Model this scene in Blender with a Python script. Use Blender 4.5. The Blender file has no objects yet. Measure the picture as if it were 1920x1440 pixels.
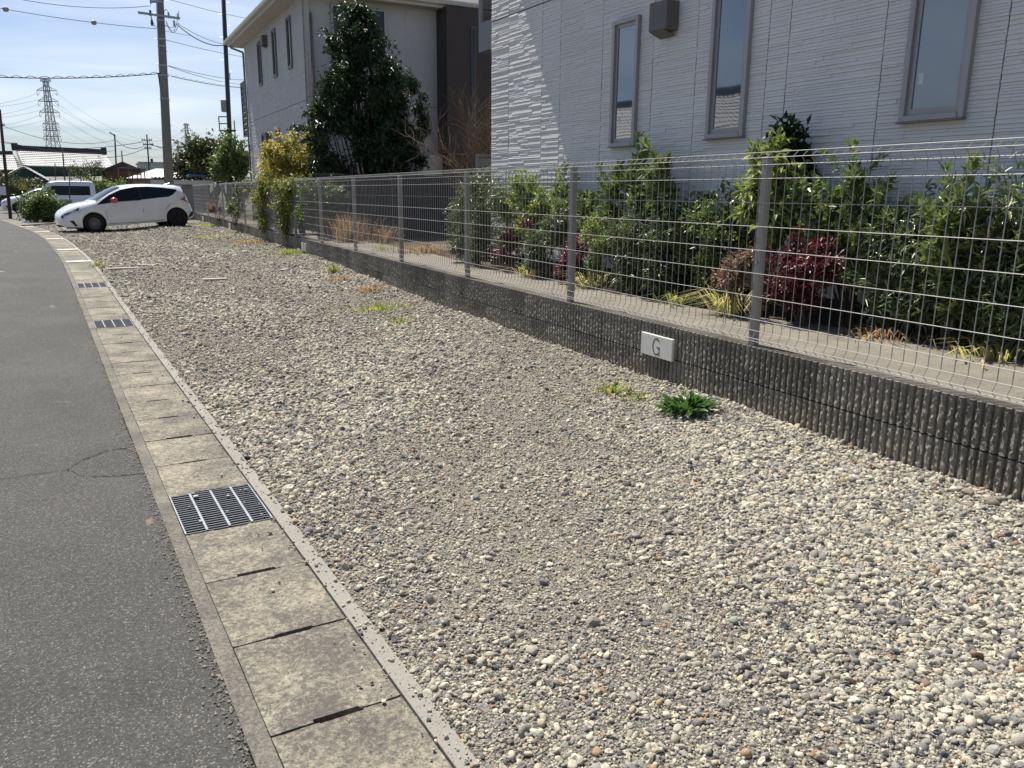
import bpy, bmesh, math, random
import numpy as np
from math import sin, cos, pi, radians, sqrt, atan2
from mathutils import Vector, Matrix

random.seed(7)
RNG = np.random.default_rng(7)
scene = bpy.context.scene
COL = scene.collection

# ------------------------------------------------------------------ camera
CAM_H = 1.45
F_PX = 1500.0                      # focal length for a 1920 px wide picture
PITCH, YAW, ROLL = radians(13.39), radians(26.67), radians(0.485)
FW = Vector((sin(YAW) * cos(PITCH), cos(YAW) * cos(PITCH), -sin(PITCH)))
_r = Vector((cos(YAW), -sin(YAW), 0)); _u = _r.cross(FW)
RT = _r * cos(ROLL) + _u * sin(ROLL); UP = -_r * sin(ROLL) + _u * cos(ROLL)
camd = bpy.data.cameras.new('camera'); cam = bpy.data.objects.new('camera', camd); COL.objects.link(cam)
camd.sensor_width = 36.0; camd.lens = 36.0 * F_PX / 1920.0; camd.clip_start = 0.05; camd.clip_end = 6000
m3 = Matrix((RT, UP, -FW)).transposed()
cam.matrix_world = Matrix.Translation((0, 0, CAM_H)) @ m3.to_4x4()
scene.camera = cam

# ------------------------------------------------------------------ sky, sun, exposure
SUN_EL, SUN_AZ = radians(60.5), radians(-10.8)     # azimuth clockwise from +Y
world = bpy.data.worlds.new('World'); scene.world = world; world.use_nodes = True
wt = world.node_tree; wt.nodes.clear()
wo = wt.nodes.new('ShaderNodeOutputWorld'); wb = wt.nodes.new('ShaderNodeBackground')
sky = wt.nodes.new('ShaderNodeTexSky'); sky.sky_type = 'NISHITA'; sky.sun_disc = False
sky.sun_elevation = SUN_EL; sky.sun_rotation = SUN_AZ
sky.air_density = 1.0; sky.dust_density = 0.9; sky.ozone_density = 3.0; sky.altitude = 0
tc = wt.nodes.new('ShaderNodeTexCoord')
sep = wt.nodes.new('ShaderNodeSeparateXYZ'); wt.links.new(tc.outputs['Generated'], sep.inputs[0])
# project the view direction on a flat cloud deck so that the thin cirrus recedes to the horizon
mx = wt.nodes.new('ShaderNodeMath'); mx.operation = 'MAXIMUM'; mx.inputs[1].default_value = 0.03
wt.links.new(sep.outputs['Z'], mx.inputs[0])
ad = wt.nodes.new('ShaderNodeMath'); ad.operation = 'ADD'; ad.inputs[1].default_value = 0.10
wt.links.new(mx.outputs[0], ad.inputs[0])
dv = wt.nodes.new('ShaderNodeVectorMath'); dv.operation = 'DIVIDE'
cb = wt.nodes.new('ShaderNodeCombineXYZ')
for k in ('X', 'Y', 'Z'): wt.links.new(ad.outputs[0], cb.inputs[k])
wt.links.new(tc.outputs['Generated'], dv.inputs[0]); wt.links.new(cb.outputs[0], dv.inputs[1])
mp = wt.nodes.new('ShaderNodeMapping'); mp.inputs['Rotation'].default_value = (0, 0, radians(24)); mp.inputs['Scale'].default_value = (0.45, 1.2, 1)
wt.links.new(dv.outputs[0], mp.inputs['Vector'])
cn = wt.nodes.new('ShaderNodeTexNoise'); cn.inputs['Scale'].default_value = 0.62; cn.inputs['Detail'].default_value = 6; cn.inputs['Roughness'].default_value = 0.5; cn.inputs['Distortion'].default_value = 0.8
wt.links.new(mp.outputs[0], cn.inputs['Vector'])
cr = wt.nodes.new('ShaderNodeValToRGB'); cr.color_ramp.elements[0].position = 0.42; cr.color_ramp.elements[1].position = 0.80
cr.color_ramp.elements[0].color = (.04, .04, .04, 1); cr.color_ramp.elements[1].color = (0.9, 0.9, 0.9, 1)
wt.links.new(cn.outputs['Fac'], cr.inputs[0])
tint = wt.nodes.new('ShaderNodeMixRGB'); tint.blend_type = 'MULTIPLY'; tint.inputs[0].default_value = 1.0; tint.inputs[2].default_value = (0.90, 0.97, 1.12, 1)
wt.links.new(sky.outputs[0], tint.inputs[1])
hsv = wt.nodes.new('ShaderNodeHueSaturation'); hsv.inputs['Saturation'].default_value = 0.25; hsv.inputs['Value'].default_value = 1.38
wt.links.new(tint.outputs[0], hsv.inputs['Color'])
mixc = wt.nodes.new('ShaderNodeMixRGB'); wt.links.new(hsv.outputs[0], mixc.inputs[2])
wt.links.new(cr.outputs[0], mixc.inputs[0]); wt.links.new(tint.outputs[0], mixc.inputs[1])
wt.links.new(mixc.outputs[0], wb.inputs['Color']); wb.inputs['Strength'].default_value = 0.064
wt.links.new(wb.outputs[0], wo.inputs['Surface'])

sd = bpy.data.lights.new('sun', 'SUN'); so = bpy.data.objects.new('sun', sd); COL.objects.link(so)
sd.energy = 5.0; sd.angle = radians(0.53); sd.color = (1.0, 0.95, 0.86)
SUN_DIR = Vector((sin(SUN_AZ) * cos(SUN_EL), cos(SUN_AZ) * cos(SUN_EL), sin(SUN_EL)))
so.rotation_euler = SUN_DIR.to_track_quat('Z', 'Y').to_euler()

vs = scene.view_settings
vs.view_transform = 'Standard'; vs.look = 'None'; vs.gamma = 1.0; vs.use_curve_mapping = False; vs.exposure = 0.66
scene.cycles.max_bounces = 8; scene.cycles.transparent_max_bounces = 8
scene.cycles.use_denoising = True

# ------------------------------------------------------------------ helpers
def ray(px, py): return FW * F_PX + RT * (px - 960) + UP * (720 - py)
def at(px, py, Y):
    d = ray(px, py); d = d * (Y / d.y); return Vector((d.x, d.y, d.z + CAM_H))
def on_x(px, py, X):
    d = ray(px, py); d = d * (X / d.x); return Vector((d.x, d.y, d.z + CAM_H))
def mpp(px, Y):                      # metres per photograph pixel at world distance Y
    d = at(px, 357, Y); return (d - Vector((0, 0, CAM_H))).dot(FW) / F_PX
def ss(a, b, v):
    t = min(1.0, max(0.0, (v - a) / (b - a))); return t * t * (3 - 2 * t)
def rise(y): return 0.15 * ss(8, 18, y) - 0.08 * ss(33, 50, y)
GARDEN = 0.455

def setp(o, label=None, cat=None, group=None, kind=None):
    if label: o['label'] = label
    if cat: o['category'] = cat
    if group: o['group'] = group
    if kind: o['kind'] = kind
    return o
def empty(name, loc=(0, 0, 0), rz=0.0):
    o = bpy.data.objects.new(name, None); COL.objects.link(o); o.empty_display_size = 0.2
    o.location = loc; o.rotation_euler = (0, 0, rz); return o
def link(name, me, parent=None, loc=None, rz=None):
    o = bpy.data.objects.new(name, me); COL.objects.link(o)
    if parent is not None: o.parent = parent
    if loc is not None: o.location = loc
    if rz is not None: o.rotation_euler = (0, 0, rz)
    return o

class MB:
    """collects faces; build() makes one mesh object"""
    def __init__(s): s.v = []; s.f = []
    def face(s, pts):
        n = len(s.v); s.v += [tuple(p) for p in pts]; s.f.append(tuple(range(n, n + len(pts)))); return s
    def arr(s, V, Fs):
        n = len(s.v); s.v += [tuple(p) for p in V]; s.f += [tuple(i + n for i in f) for f in Fs]; return s
    def box(s, x0, x1, y0, y1, z0, z1):
        return s.arr([(x0, y0, z0), (x1, y0, z0), (x1, y1, z0), (x0, y1, z0), (x0, y0, z1), (x1, y0, z1), (x1, y1, z1), (x0, y1, z1)],
                     [(0, 3, 2, 1), (4, 5, 6, 7), (0, 1, 5, 4), (1, 2, 6, 5), (2, 3, 7, 6), (3, 0, 4, 7)])
    def bbox(s, x0, x1, y0, y1, z0, z1, b):
        """box with its edges chamfered by b"""
        bm = bmesh.new()
        vs_ = [bm.verts.new(p) for p in [(x0, y0, z0), (x1, y0, z0), (x1, y1, z0), (x0, y1, z0), (x0, y0, z1), (x1, y0, z1), (x1, y1, z1), (x0, y1, z1)]]
        for f in [(0, 3, 2, 1), (4, 5, 6, 7), (0, 1, 5, 4), (1, 2, 6, 5), (2, 3, 7, 6), (3, 0, 4, 7)]: bm.faces.new([vs_[i] for i in f])
        bmesh.ops.bevel(bm, geom=bm.edges[:], offset=b, segments=1, affect='EDGES', profile=0.5)
        bm.verts.index_update(); s.arr([v.co[:] for v in bm.verts], [[v.index for v in f.verts] for f in bm.faces]); bm.free(); return s
    def bar(s, a, b, w, h=None, up=(0, 0, 1)):
        """rectangular bar from a to b"""
        a = Vector(a); b = Vector(b); h = h or w; d = (b - a).normalized(); u = Vector(up)
        if abs(d.dot(u)) > 0.98: u = Vector((1, 0, 0))
        sx = d.cross(u).normalized() * (w / 2); sy = sx.cross(d).normalized() * (h / 2)
        P = [a - sx - sy, a + sx - sy, a + sx + sy, a - sx + sy, b - sx - sy, b + sx - sy, b + sx + sy, b - sx + sy]
        return s.arr(P, [(0, 1, 2, 3), (7, 6, 5, 4), (0, 4, 5, 1), (1, 5, 6, 2), (2, 6, 7, 3), (3, 7, 4, 0)])
    def tube(s, pts, r, n=6, cap=True):
        pts = [Vector(p) for p in pts]; k = len(pts)
        rs = r if isinstance(r, (list, tuple)) else [r] * k
        V = []; Fs = []
        ref = None
        for i, p in enumerate(pts):
            d = (pts[min(i + 1, k - 1)] - pts[max(i - 1, 0)])
            d = d.normalized() if d.length > 1e-9 else Vector((0, 0, 1))
            if ref is None:
                ref = Vector((0, 0, 1)) if abs(d.z) < 0.9 else Vector((1, 0, 0))
            a = ref - d * ref.dot(d)
            if a.length < 1e-6: a = d.orthogonal()
            a.normalize(); b = d.cross(a); ref = a
            for j in range(n):
                t = 2 * pi * j / n; V.append(p + (a * cos(t) + b * sin(t)) * rs[i])
        for i in range(k - 1):
            for j in range(n):
                Fs.append((i * n + j, i * n + (j + 1) % n, (i + 1) * n + (j + 1) % n, (i + 1) * n + j))
        if cap: Fs.append(tuple(range(n))[::-1]); Fs.append(tuple((k - 1) * n + j for j in range(n)))
        return s.arr(V, Fs)
    def lathe(s, prof, o=(0, 0, 0), axis='Z', n=20):
        """profile [(r, h)] about an axis through o"""
        V = []; Fs = []; o = Vector(o)
        for r, h in prof:
            for j in range(n):
                t = 2 * pi * j / n
                q = {'Z': (r * cos(t), r * sin(t), h), 'Y': (r * cos(t), h, r * sin(t)), 'X': (h, r * cos(t), r * sin(t))}[axis]
                V.append(o + Vector(q))
        for i in range(len(prof) - 1):
            for j in range(n): Fs.append((i * n + j, i * n + (j + 1) % n, (i + 1) * n + (j + 1) % n, (i + 1) * n + j))
        return s.arr(V, Fs)
    def prism(s, poly, fn0, fn1):
        """2-D polygon -> solid between the two maps fn(a, b) -> xyz"""
        n = len(poly); A = [fn0(*p) for p in poly]; B = [fn1(*p) for p in poly]
        return s.arr(A + B, [tuple(range(n))[::-1], tuple(range(n, 2 * n))] + [(i, (i + 1) % n, n + (i + 1) % n, n + i) for i in range(n)])
    def mesh(s, name, mat=None, smooth=False):
        me = bpy.data.meshes.new(name); me.from_pydata(s.v, [], s.f); me.update()
        if mat: me.materials.append(mat)
        if smooth: me.shade_smooth()
        return me
    def build(s, name, mat=None, parent=None, smooth=False, loc=None, rz=None, fix=False):
        me = s.mesh(name, mat, smooth)
        if fix:
            bm = bmesh.new(); bm.from_mesh(me); bmesh.ops.recalc_face_normals(bm, faces=bm.faces[:]); bm.to_mesh(me); bm.free()
        return link(name, me, parent, loc, rz)

def np_mesh(name, V, Fq, mat=None, smooth=False, attr=None):
    """numpy verts (n,3), faces (m,k) -> mesh, optional per-vertex float attribute 'rnd'"""
    V = np.asarray(V, np.float32); Fq = np.asarray(Fq, np.int32); k = Fq.shape[1]
    me = bpy.data.meshes.new(name)
    me.vertices.add(len(V)); me.vertices.foreach_set('co', V.ravel())
    me.loops.add(Fq.size); me.loops.foreach_set('vertex_index', Fq.ravel())
    me.polygons.add(len(Fq)); me.polygons.foreach_set('loop_start', np.arange(0, Fq.size, k, dtype=np.int32))
    if attr is not None:
        a = me.attributes.new('rnd', 'FLOAT', 'POINT'); a.data.foreach_set('value', np.asarray(attr, np.float32))
    me.update(calc_edges=True)
    if mat: me.materials.append(mat)
    if smooth: me.shade_smooth()
    return me

# ------------------------------------------------------------------ materials
def new_mat(name):
    m = bpy.data.materials.new(name); m.use_nodes = True
    nt = m.node_tree; b = nt.nodes['Principled BSDF']; return m, nt, b
def node(nt, t, **kw):
    n = nt.nodes.new('ShaderNode' + t)
    for k, v in kw.items():
        if k in n.inputs: n.inputs[k].default_value = v
        else: setattr(n, k, v)
    return n
def ramp(nt, fac, stops, interp='LINEAR'):
    n = nt.nodes.new('ShaderNodeValToRGB'); el = n.color_ramp.elements; n.color_ramp.interpolation = interp
    while len(el) < len(stops): el.new(0.5)
    for e, (p, c) in zip(el, stops):
        e.position = p; e.color = (c[0], c[1], c[2], 1) if hasattr(c, '__len__') else (c, c, c, 1)
    nt.links.new(fac, n.inputs[0]); return n.outputs[0]
def mixrgb(nt, fac, a, b, mode='MIX'):
    n = nt.nodes.new('ShaderNodeMixRGB'); n.blend_type = mode
    for i, v in zip((0, 1, 2), (fac, a, b)):
        if hasattr(v, 'is_linked') or hasattr(v, 'links'): nt.links.new(v, n.inputs[i])
        elif i == 0: n.inputs[0].default_value = v
        else: n.inputs[i].default_value = (v[0], v[1], v[2], 1)
    return n.outputs[0]
def worldpos(nt): return node(nt, 'NewGeometry').outputs['Position']
def noise(nt, vec, scale, detail=5, rough=0.6, dist=0.0, sc3=None):
    if sc3:
        mpn = node(nt, 'Mapping'); mpn.inputs['Scale'].default_value = sc3; nt.links.new(vec, mpn.inputs['Vector']); vec = mpn.outputs[0]
    n = node(nt, 'TexNoise', Scale=scale, Detail=detail, Roughness=rough, Distortion=dist); nt.links.new(vec, n.inputs['Vector'])
    return n.outputs['Fac']
def bump(nt, b, h, strength=0.4, dist=0.01, prev=None):
    n = node(nt, 'Bump', Strength=strength, Distance=dist); nt.links.new(h, n.inputs['Height'])
    if prev is not None: nt.links.new(prev, n.inputs['Normal'])
    nt.links.new(n.outputs[0], b.inputs['Normal']); return n.outputs[0]

def M(name, c, c2=None, rough=0.7, scale=6, bscale=0, bstr=0.3, bdist=0.005, spec=0.35, metal=0.0, rnd=0.0, detail=5, sc3=None):
    """base colour varied by noise between c and c2; optional fine bump; rnd = per-object value jitter"""
    m, nt, b = new_mat(name); pos = worldpos(nt)
    c2 = c2 or tuple(x * 0.8 for x in c)
    col = ramp(nt, noise(nt, pos, scale, detail, sc3=sc3), [(0.3, c), (0.7, c2)])
    if rnd:
        oi = node(nt, 'ObjectInfo'); r = ramp(nt, oi.outputs['Random'], [(0, 1 - rnd), (1, 1 + rnd)])
        col = mixrgb(nt, 1.0, col, r, 'MULTIPLY')
    nt.links.new(col, b.inputs['Base Color'])
    b.inputs['Roughness'].default_value = rough; b.inputs['Metallic'].default_value = metal; b.inputs['Specular IOR Level'].default_value = spec
    if bscale: bump(nt, b, noise(nt, pos, bscale, 6, 0.65), bstr, bdist)
    return m
def leaf_mat(name, stops, rough=0.42, trans=0.35, tcol=None, spec=0.5, sat=0.88, val=1.25, warm=(1.32, 1.06, 0.95)):
    m, nt, b = new_mat(name)
    a = node(nt, 'Attribute', attribute_name='rnd'); col = ramp(nt, a.outputs['Fac'], stops)
    col = mixrgb(nt, 1.0, col, warm, 'MULTIPLY'); h0 = node(nt, 'HueSaturation', Saturation=sat, Value=val); nt.links.new(col, h0.inputs['Color']); col = h0.outputs[0]
    nt.links.new(col, b.inputs['Base Color']); b.inputs['Roughness'].default_value = rough; b.inputs['Specular IOR Level'].default_value = spec
    tr = node(nt, 'BsdfTranslucent')
    hs = node(nt, 'HueSaturation', Saturation=1.1, Value=1.35); nt.links.new(col, hs.inputs['Color']); nt.links.new(hs.outputs[0], tr.inputs['Color'])
    mx_ = node(nt, 'MixShader'); mx_.inputs[0].default_value = trans
    nt.links.new(b.outputs[0], mx_.inputs[1]); nt.links.new(tr.outputs[0], mx_.inputs[2])
    nt.links.new(mx_.outputs[0], nt.nodes['Material Output'].inputs['Surface']); return m
# ------------------------------------------------------------------ ground materials
def asphalt_mat(name, base=0.056, stain=True):
    m, nt, b = new_mat(name); pos = worldpos(nt)
    v = node(nt, 'TexVoronoi', Scale=230.0); nt.links.new(pos, v.inputs['Vector'])
    w = node(nt, 'RGBToBW'); nt.links.new(v.outputs['Color'], w.inputs[0])
    k = base
    col = ramp(nt, w.outputs[0], [(0.0, (k * .62, k * .6, k * .58)), (0.45, (k, k * .97, k * .92)), (0.74, (k * 1.2, k * 1.16, k * 1.08)), (0.84, (k * 2.4, k * 2.3, k * 2.05)), (1.0, (k * 4.4, k * 4.2, k * 3.7))])
    big = ramp(nt, noise(nt, pos, 0.9, 7, 0.7), [(0.3, 0.78), (0.7, 1.2)])
    col = mixrgb(nt, 1.0, col, big, 'MULTIPLY')
    fine = ramp(nt, noise(nt, pos, 60, 3), [(0.3, 0.75), (0.7, 1.25)]); col = mixrgb(nt, 1.0, col, fine, 'MULTIPLY')
    if stain:
        sp = noise(nt, pos, 3.6, 3, 0.5, 0.6, sc3=(1, .6, 1)); mk = ramp(nt, sp, [(0.69, 0.0), (0.75, 0.7)])
        col = mixrgb(nt, mk, col, (0.36, 0.29, 0.19))
    nt.links.new(col, b.inputs['Base Color']); b.inputs['Roughness'].default_value = 0.85; b.inputs['Specular IOR Level'].default_value = 0.3
    p = bump(nt, b, v.outputs['Distance'], 0.6, 0.003)
    bump(nt, b, noise(nt, pos, 90, 5), 0.6, 0.004, p)
    return m
MAT_ASPHALT = asphalt_mat('asphalt')
MAT_LOT = asphalt_mat('asphalt_far', 0.09, False)

def concrete_mat(name, dark, light, sp=75.0, thr=0.5, streak=True):
    m, nt, b = new_mat(name); pos = worldpos(nt)
    patch = noise(nt, pos, 3.2, 5, 0.65); f = noise(nt, pos, sp, 8, 0.82)
    s = node(nt, 'Math', operation='MULTIPLY_ADD'); nt.links.new(patch, s.inputs[0]); s.inputs[1].default_value = 0.46
    nt.links.new(f, s.inputs[2])
    col = ramp(nt, s.outputs[0], [(thr + .14, dark), (thr + .26, tuple((a + c) / 2 for a, c in zip(dark, light))), (thr + .36, light)])
    oi = node(nt, 'ObjectInfo'); r = ramp(nt, oi.outputs['Random'], [(0, 0.93), (1, 1.07)]); col = mixrgb(nt, 1.0, col, r, 'MULTIPLY')
    v = node(nt, 'TexVoronoi', Scale=70.0); nt.links.new(pos, v.inputs['Vector'])
    pits = ramp(nt, v.outputs['Distance'], [(0.10, 0.35), (0.26, 1.0)]); col = mixrgb(nt, 0.7, col, pits, 'MULTIPLY')
    nt.links.new(col, b.inputs['Base Color']); b.inputs['Roughness'].default_value = 0.9; b.inputs['Specular IOR Level'].default_value = 0.25
    bump(nt, b, f, 0.7, 0.006); return m
MAT_LID = concrete_mat('lid_concrete', (0.10, 0.092, 0.08), (0.37, 0.33, 0.25), sp=60, thr=0.515)
MAT_BORDER = concrete_mat('gutter_border_concrete', (0.09, 0.084, 0.074), (0.24, 0.22, 0.18), sp=85, thr=0.50)
MAT_STRIP = concrete_mat('light_strip_concrete', (0.17, 0.163, 0.145), (0.28, 0.265, 0.23), thr=0.38)
MAT_PATH = concrete_mat('path_concrete', (0.12, 0.11, 0.092), (0.235, 0.21, 0.17), sp=90, thr=0.44)
MAT_DARK = M('dark_void', (0.012, 0.011, 0.01), rough=1.0)
MAT_PAINT = M('worn_white_paint', (0.78, 0.77, 0.72), (0.45, 0.43, 0.38), scale=14, rough=0.7)
MAT_SOIL = M('garden_soil', (0.06, 0.045, 0.03), (0.11, 0.085, 0.055), scale=9, bscale=40, bstr=0.8, bdist=0.02, rough=1.0)
MAT_TERRAIN = M('bare_ground', (0.20, 0.18, 0.14), (0.12, 0.12, 0.08), scale=0.06, bscale=3, rough=1.0)
MAT_CRACK = M('crack_dark', (0.02, 0.018, 0.016), rough=1.0)
MAT_STONECRUMB = M('edge_crumb', (0.30, 0.275, 0.23), (0.16, 0.15, 0.13), scale=30, rough=0.9)

def gravel_ground_mat():
    m, nt, b = new_mat('gravel_ground'); pos = worldpos(nt)
    v = node(nt, 'TexVoronoi', Scale=95.0); nt.links.new(pos, v.inputs['Vector'])
    w = node(nt, 'RGBToBW'); nt.links.new(v.outputs['Color'], w.inputs[0])
    st = ramp(nt, w.outputs[0], [(0.0, (0.10, 0.10, 0.105)), (0.3, (0.20, 0.19, 0.17)), (0.6, (0.31, 0.285, 0.24)), (0.85, (0.42, 0.395, 0.34)), (1, (0.26, 0.18, 0.11))])
    edge = ramp(nt, v.outputs['Distance'], [(0.25, 1.0), (0.75, 0.35)]); st = mixrgb(nt, 1.0, st, edge, 'MULTIPLY')
    dirt = ramp(nt, noise(nt, pos, 55, 6, 0.7), [(0.3, (0.19, 0.16, 0.12)), (0.7, (0.34, 0.295, 0.225))])
    pm = ramp(nt, noise(nt, pos, 0.9, 6, 0.62), [(0.42, 0.1), (0.66, 0.6)])
    col = mixrgb(nt, pm, st, dirt)
    nt.links.new(col, b.inputs['Base Color']); b.inputs['Roughness'].default_value = 0.95; b.inputs['Specular IOR Level'].default_value = 0.2
    inv = node(nt, 'Math', operation='SUBTRACT'); inv.inputs[0].default_value = 1.0; nt.links.new(v.outputs['Distance'], inv.inputs[1])
    p = bump(nt, b, inv.outputs[0], 1.0, 0.010); bump(nt, b, noise(nt, pos, 140, 4, 0.7), 0.6, 0.004, p)
    return m
MAT_GRAVEL = gravel_ground_mat()

def stone_mat():
    m, nt, b = new_mat('gravel_stone'); oi = node(nt, 'ObjectInfo')
    st = ramp(nt, oi.outputs['Random'], [
        (0.00, (0.10, 0.102, 0.108)), (0.07, (0.17, 0.17, 0.17)), (0.17, (0.24, 0.232, 0.215)), (0.32, (0.33, 0.31, 0.265)), (0.46, (0.40, 0.375, 0.315)),
        (0.58, (0.28, 0.275, 0.262)), (0.67, (0.47, 0.44, 0.365)), (0.77, (0.36, 0.34, 0.295)), (0.85, (0.55, 0.52, 0.44)), (0.93, (0.41, 0.36, 0.27)),
        (0.968, (0.34, 0.24, 0.155)), (0.987, (0.22, 0.15, 0.11)), (1.0, (0.62, 0.59, 0.51))], 'CONSTANT')
    tcn = node(nt, 'TexCoord'); n = noise(nt, tcn.outputs['Object'], 2.2, 5, 0.7); sh = ramp(nt, n, [(0.25, (0.84, 0.82, 0.77)), (0.75, (1.42, 1.38, 1.27))])
    col = mixrgb(nt, 1.0, st, sh, 'MULTIPLY')
    nt.links.new(col, b.inputs['Base Color']); b.inputs['Roughness'].default_value = 0.8; b.inputs['Specular IOR Level'].default_value = 0.35
    bump(nt, b, noise(nt, tcn.outputs['Object'], 6, 4, 0.7), 0.35, 0.1)
    return m
MAT_STONE = stone_mat()

# ------------------------------------------------------------------ gutter line (left edge of the lids)
_GP = [(0.44, -1.2), (0.325, 1.0), (0.27, 1.95), (0.209, 2.99), (0.12, 4.47), (0.007, 6.32), (-0.19, 9.51), (-0.44, 13.27), (-0.70, 16.99), (-1.025, 20.88), (-1.42, 25.0), (-2.0, 29.6), (-2.72, 34.0), (-3.5, 39.0), (-4.6, 45.8)]
def _catmull(P, n=24):
    P = [Vector(p).to_3d() for p in P]; out = []
    for i in range(len(P) - 1):
        p0 = P[max(i - 1, 0)]; p1 = P[i]; p2 = P[i + 1]; p3 = P[min(i + 2, len(P) - 1)]
        for k in range(n):
            t = k / n; out.append(0.5 * ((2 * p1) + (p2 - p0) * t + (2 * p0 - 5 * p1 + 4 * p2 - p3) * t * t + (3 * p1 - p0 - 3 * p2 + p3) * t ** 3))
    out.append(P[-1]); return np.array([(p.x, p.y) for p in out])
GC = _catmull(_GP)
def xg(y): return float(np.interp(y, GC[:, 1], GC[:, 0]))
LID_W, STRIP_W, BORDER_W = 0.383, 0.062, 0.058
def gutter_frame(y):
    e = 0.15; x = xg(y); tx = xg(y + e) - xg(y - e); d = Vector((tx, 2 * e)).normalized()
    return Vector((x, y)), d, Vector((d.y, -d.x))           # point, along, across to the right
def ribbon(mb, ys, o0, o1, top, depth):
    """strip that follows the gutter between two side offsets"""
    pr = None
    for y in ys:
        p, d, r = gutter_frame(y); z = rise(y)
        a = p + r * o0; b = p + r * o1
        cur = [(a.x, a.y, z + top), (b.x, b.y, z + top), (b.x, b.y, z + top - depth), (a.x, a.y, z + top - depth)]
        if pr:
            for i in range(4): mb.face([pr[i], cur[i], cur[(i + 1) % 4], pr[(i + 1) % 4]])
        pr = cur
def yrange(a, b, k0=0.12, grow=0.02):
    out = [a]; 
    while out[-1] < b: out.append(out[-1] + max(k0, abs(out[-1]) * grow))
    out[-1] = b; return out

# ------------------------------------------------------------------ terrain, road
def grid_sheet(name, ys, xfun0, xfun1, nx, zfun, mat):
    V = []; Fs = []
    for y in ys:
        a, b = xfun0(y), xfun1(y)
        for i in range(nx + 1):
            x = a + (b - a) * i / nx; V.append((x, y, zfun(x, y)))
    for j in range(len(ys) - 1):
        for i in range(nx):
            k = j * (nx + 1) + i; Fs.append((k, k + 1, k + nx + 2, k + nx + 1))
    return np_mesh(name, V, Fs, mat, True)
ground = link('ground', grid_sheet('ground', [-60, -20, 0, 8, 12, 16, 20, 33, 42, 50, 90, 200, 600, 2500], lambda y: -1500 if y > 90 else -220, lambda y: 1800 if y > 90 else 260, 24, lambda x, y: rise(y) - 0.12, MAT_TERRAIN))
setp(ground, 'pale bare ground of the neighbourhood reaching to the horizon', 'ground', kind='structure')

road = link('road', grid_sheet('road', yrange(-3, 47, 0.25, 0.04), lambda y: -26.0, lambda y: xg(y) - BORDER_W + 0.004 * sin(y * 9) + 0.006 * sin(y * 23.7), 30, lambda x, y: rise(y) + 0.002, MAT_ASPHALT))
setp(road, 'grey asphalt lane running beside the concrete gutter lids', 'road', kind='structure')
lot = link('pavement', grid_sheet('pavement', [33.6, 36, 40, 45, 50, 60, 80], lambda y: -60.0, lambda y: 40.0, 20, lambda x, y: rise(y) - 0.012, MAT_LOT))
setp(lot, 'pale asphalt of the further parking area behind the white hatchback', 'pavement', kind='structure')

# a cracked tongue of asphalt beside the gutter and the long hairline crack that leads to it
ck = MB()
def crack(pts, w):
    for i in range(len(pts) - 1):
        a, b = Vector(pts[i]), Vector(pts[i + 1]); n = 8
        prev = None
        for k in range(n + 1):
            p = a.lerp(b, k / n); p += Vector((random.uniform(-1, 1), random.uniform(-1, 1))) * w * 0.9
            hw = w * random.uniform(0.35, 1.0)
            cur = [(p.x, p.y - hw, rise(p.y) + 0.0065), (p.x, p.y + hw, rise(p.y) + 0.0065)]
            if prev and random.random() > .12: ck.face([prev[0], cur[0], cur[1], prev[1]])
            prev = cur
crack([(0.03, 4.92), (-0.10, 4.93), (-0.24, 4.79), (-0.30, 4.65)], 0.007)
crack([(-0.30, 4.65), (-0.22, 4.50), (-0.08, 4.44), (0.055, 4.42)], 0.005)
crack([(-0.30, 4.65), (-0.8, 4.63), (-1.5, 4.7), (-2.6, 4.62)], 0.003)
setp(ck.build('road_crack', MAT_CRACK), 'dark crack curving round a loose tongue of asphalt by the gutter', 'crack', kind='structure')

# ------------------------------------------------------------------ gutter with lids
YS = yrange(-1.0, 44, 0.12, 0.02)
g = MB(); ribbon(g, YS, -BORDER_W, 0.0, 0.009, 0.25)
gut = g.build('gutter', MAT_BORDER); setp(gut, 'roadside concrete drainage gutter covered with grey lids', 'gutter', kind='structure')
g = MB(); ribbon(g, YS, LID_W + 0.003, LID_W + STRIP_W, 0.013, 0.25); g.build('kerb_strip', MAT_STRIP, gut)
g = MB(); ribbon(g, YS, 0.0, LID_W, -0.10, 0.02); g.build('channel_floor', MAT_DARK, gut)
g = MB()
for _ in range(3200):                                            # broken asphalt crumbs along the edge
    y = 1.2 + 11 * random.random() ** 1.6; p, d, r = gutter_frame(y)
    o = -BORDER_W - abs(random.gauss(0, 0.03)) + 0.014; q = p + r * o; s = random.uniform(0.002, 0.008)
    c = Vector((q.x, q.y, rise(y) + 0.004 + s * .3)); 
    rr = [Vector((random.uniform(.5, 1.2) * s, 0, 0)), Vector((0, random.uniform(.5, 1.3) * s, 0)), Vector((0, 0, random.uniform(.4, .9) * s))]
    n = len(g.v); g.v += [tuple(c + rr[0]), tuple(c + rr[1]), tuple(c - rr[0]), tuple(c - rr[1]), tuple(c + rr[2])]
    g.f += [(n, n + 1, n + 4), (n + 1, n + 2, n + 4), (n + 2, n + 3, n + 4), (n + 3, n, n + 4)]
setp(g.build('edge_crumbs', MAT_STONECRUMB, gut), kind='stuff')

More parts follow.
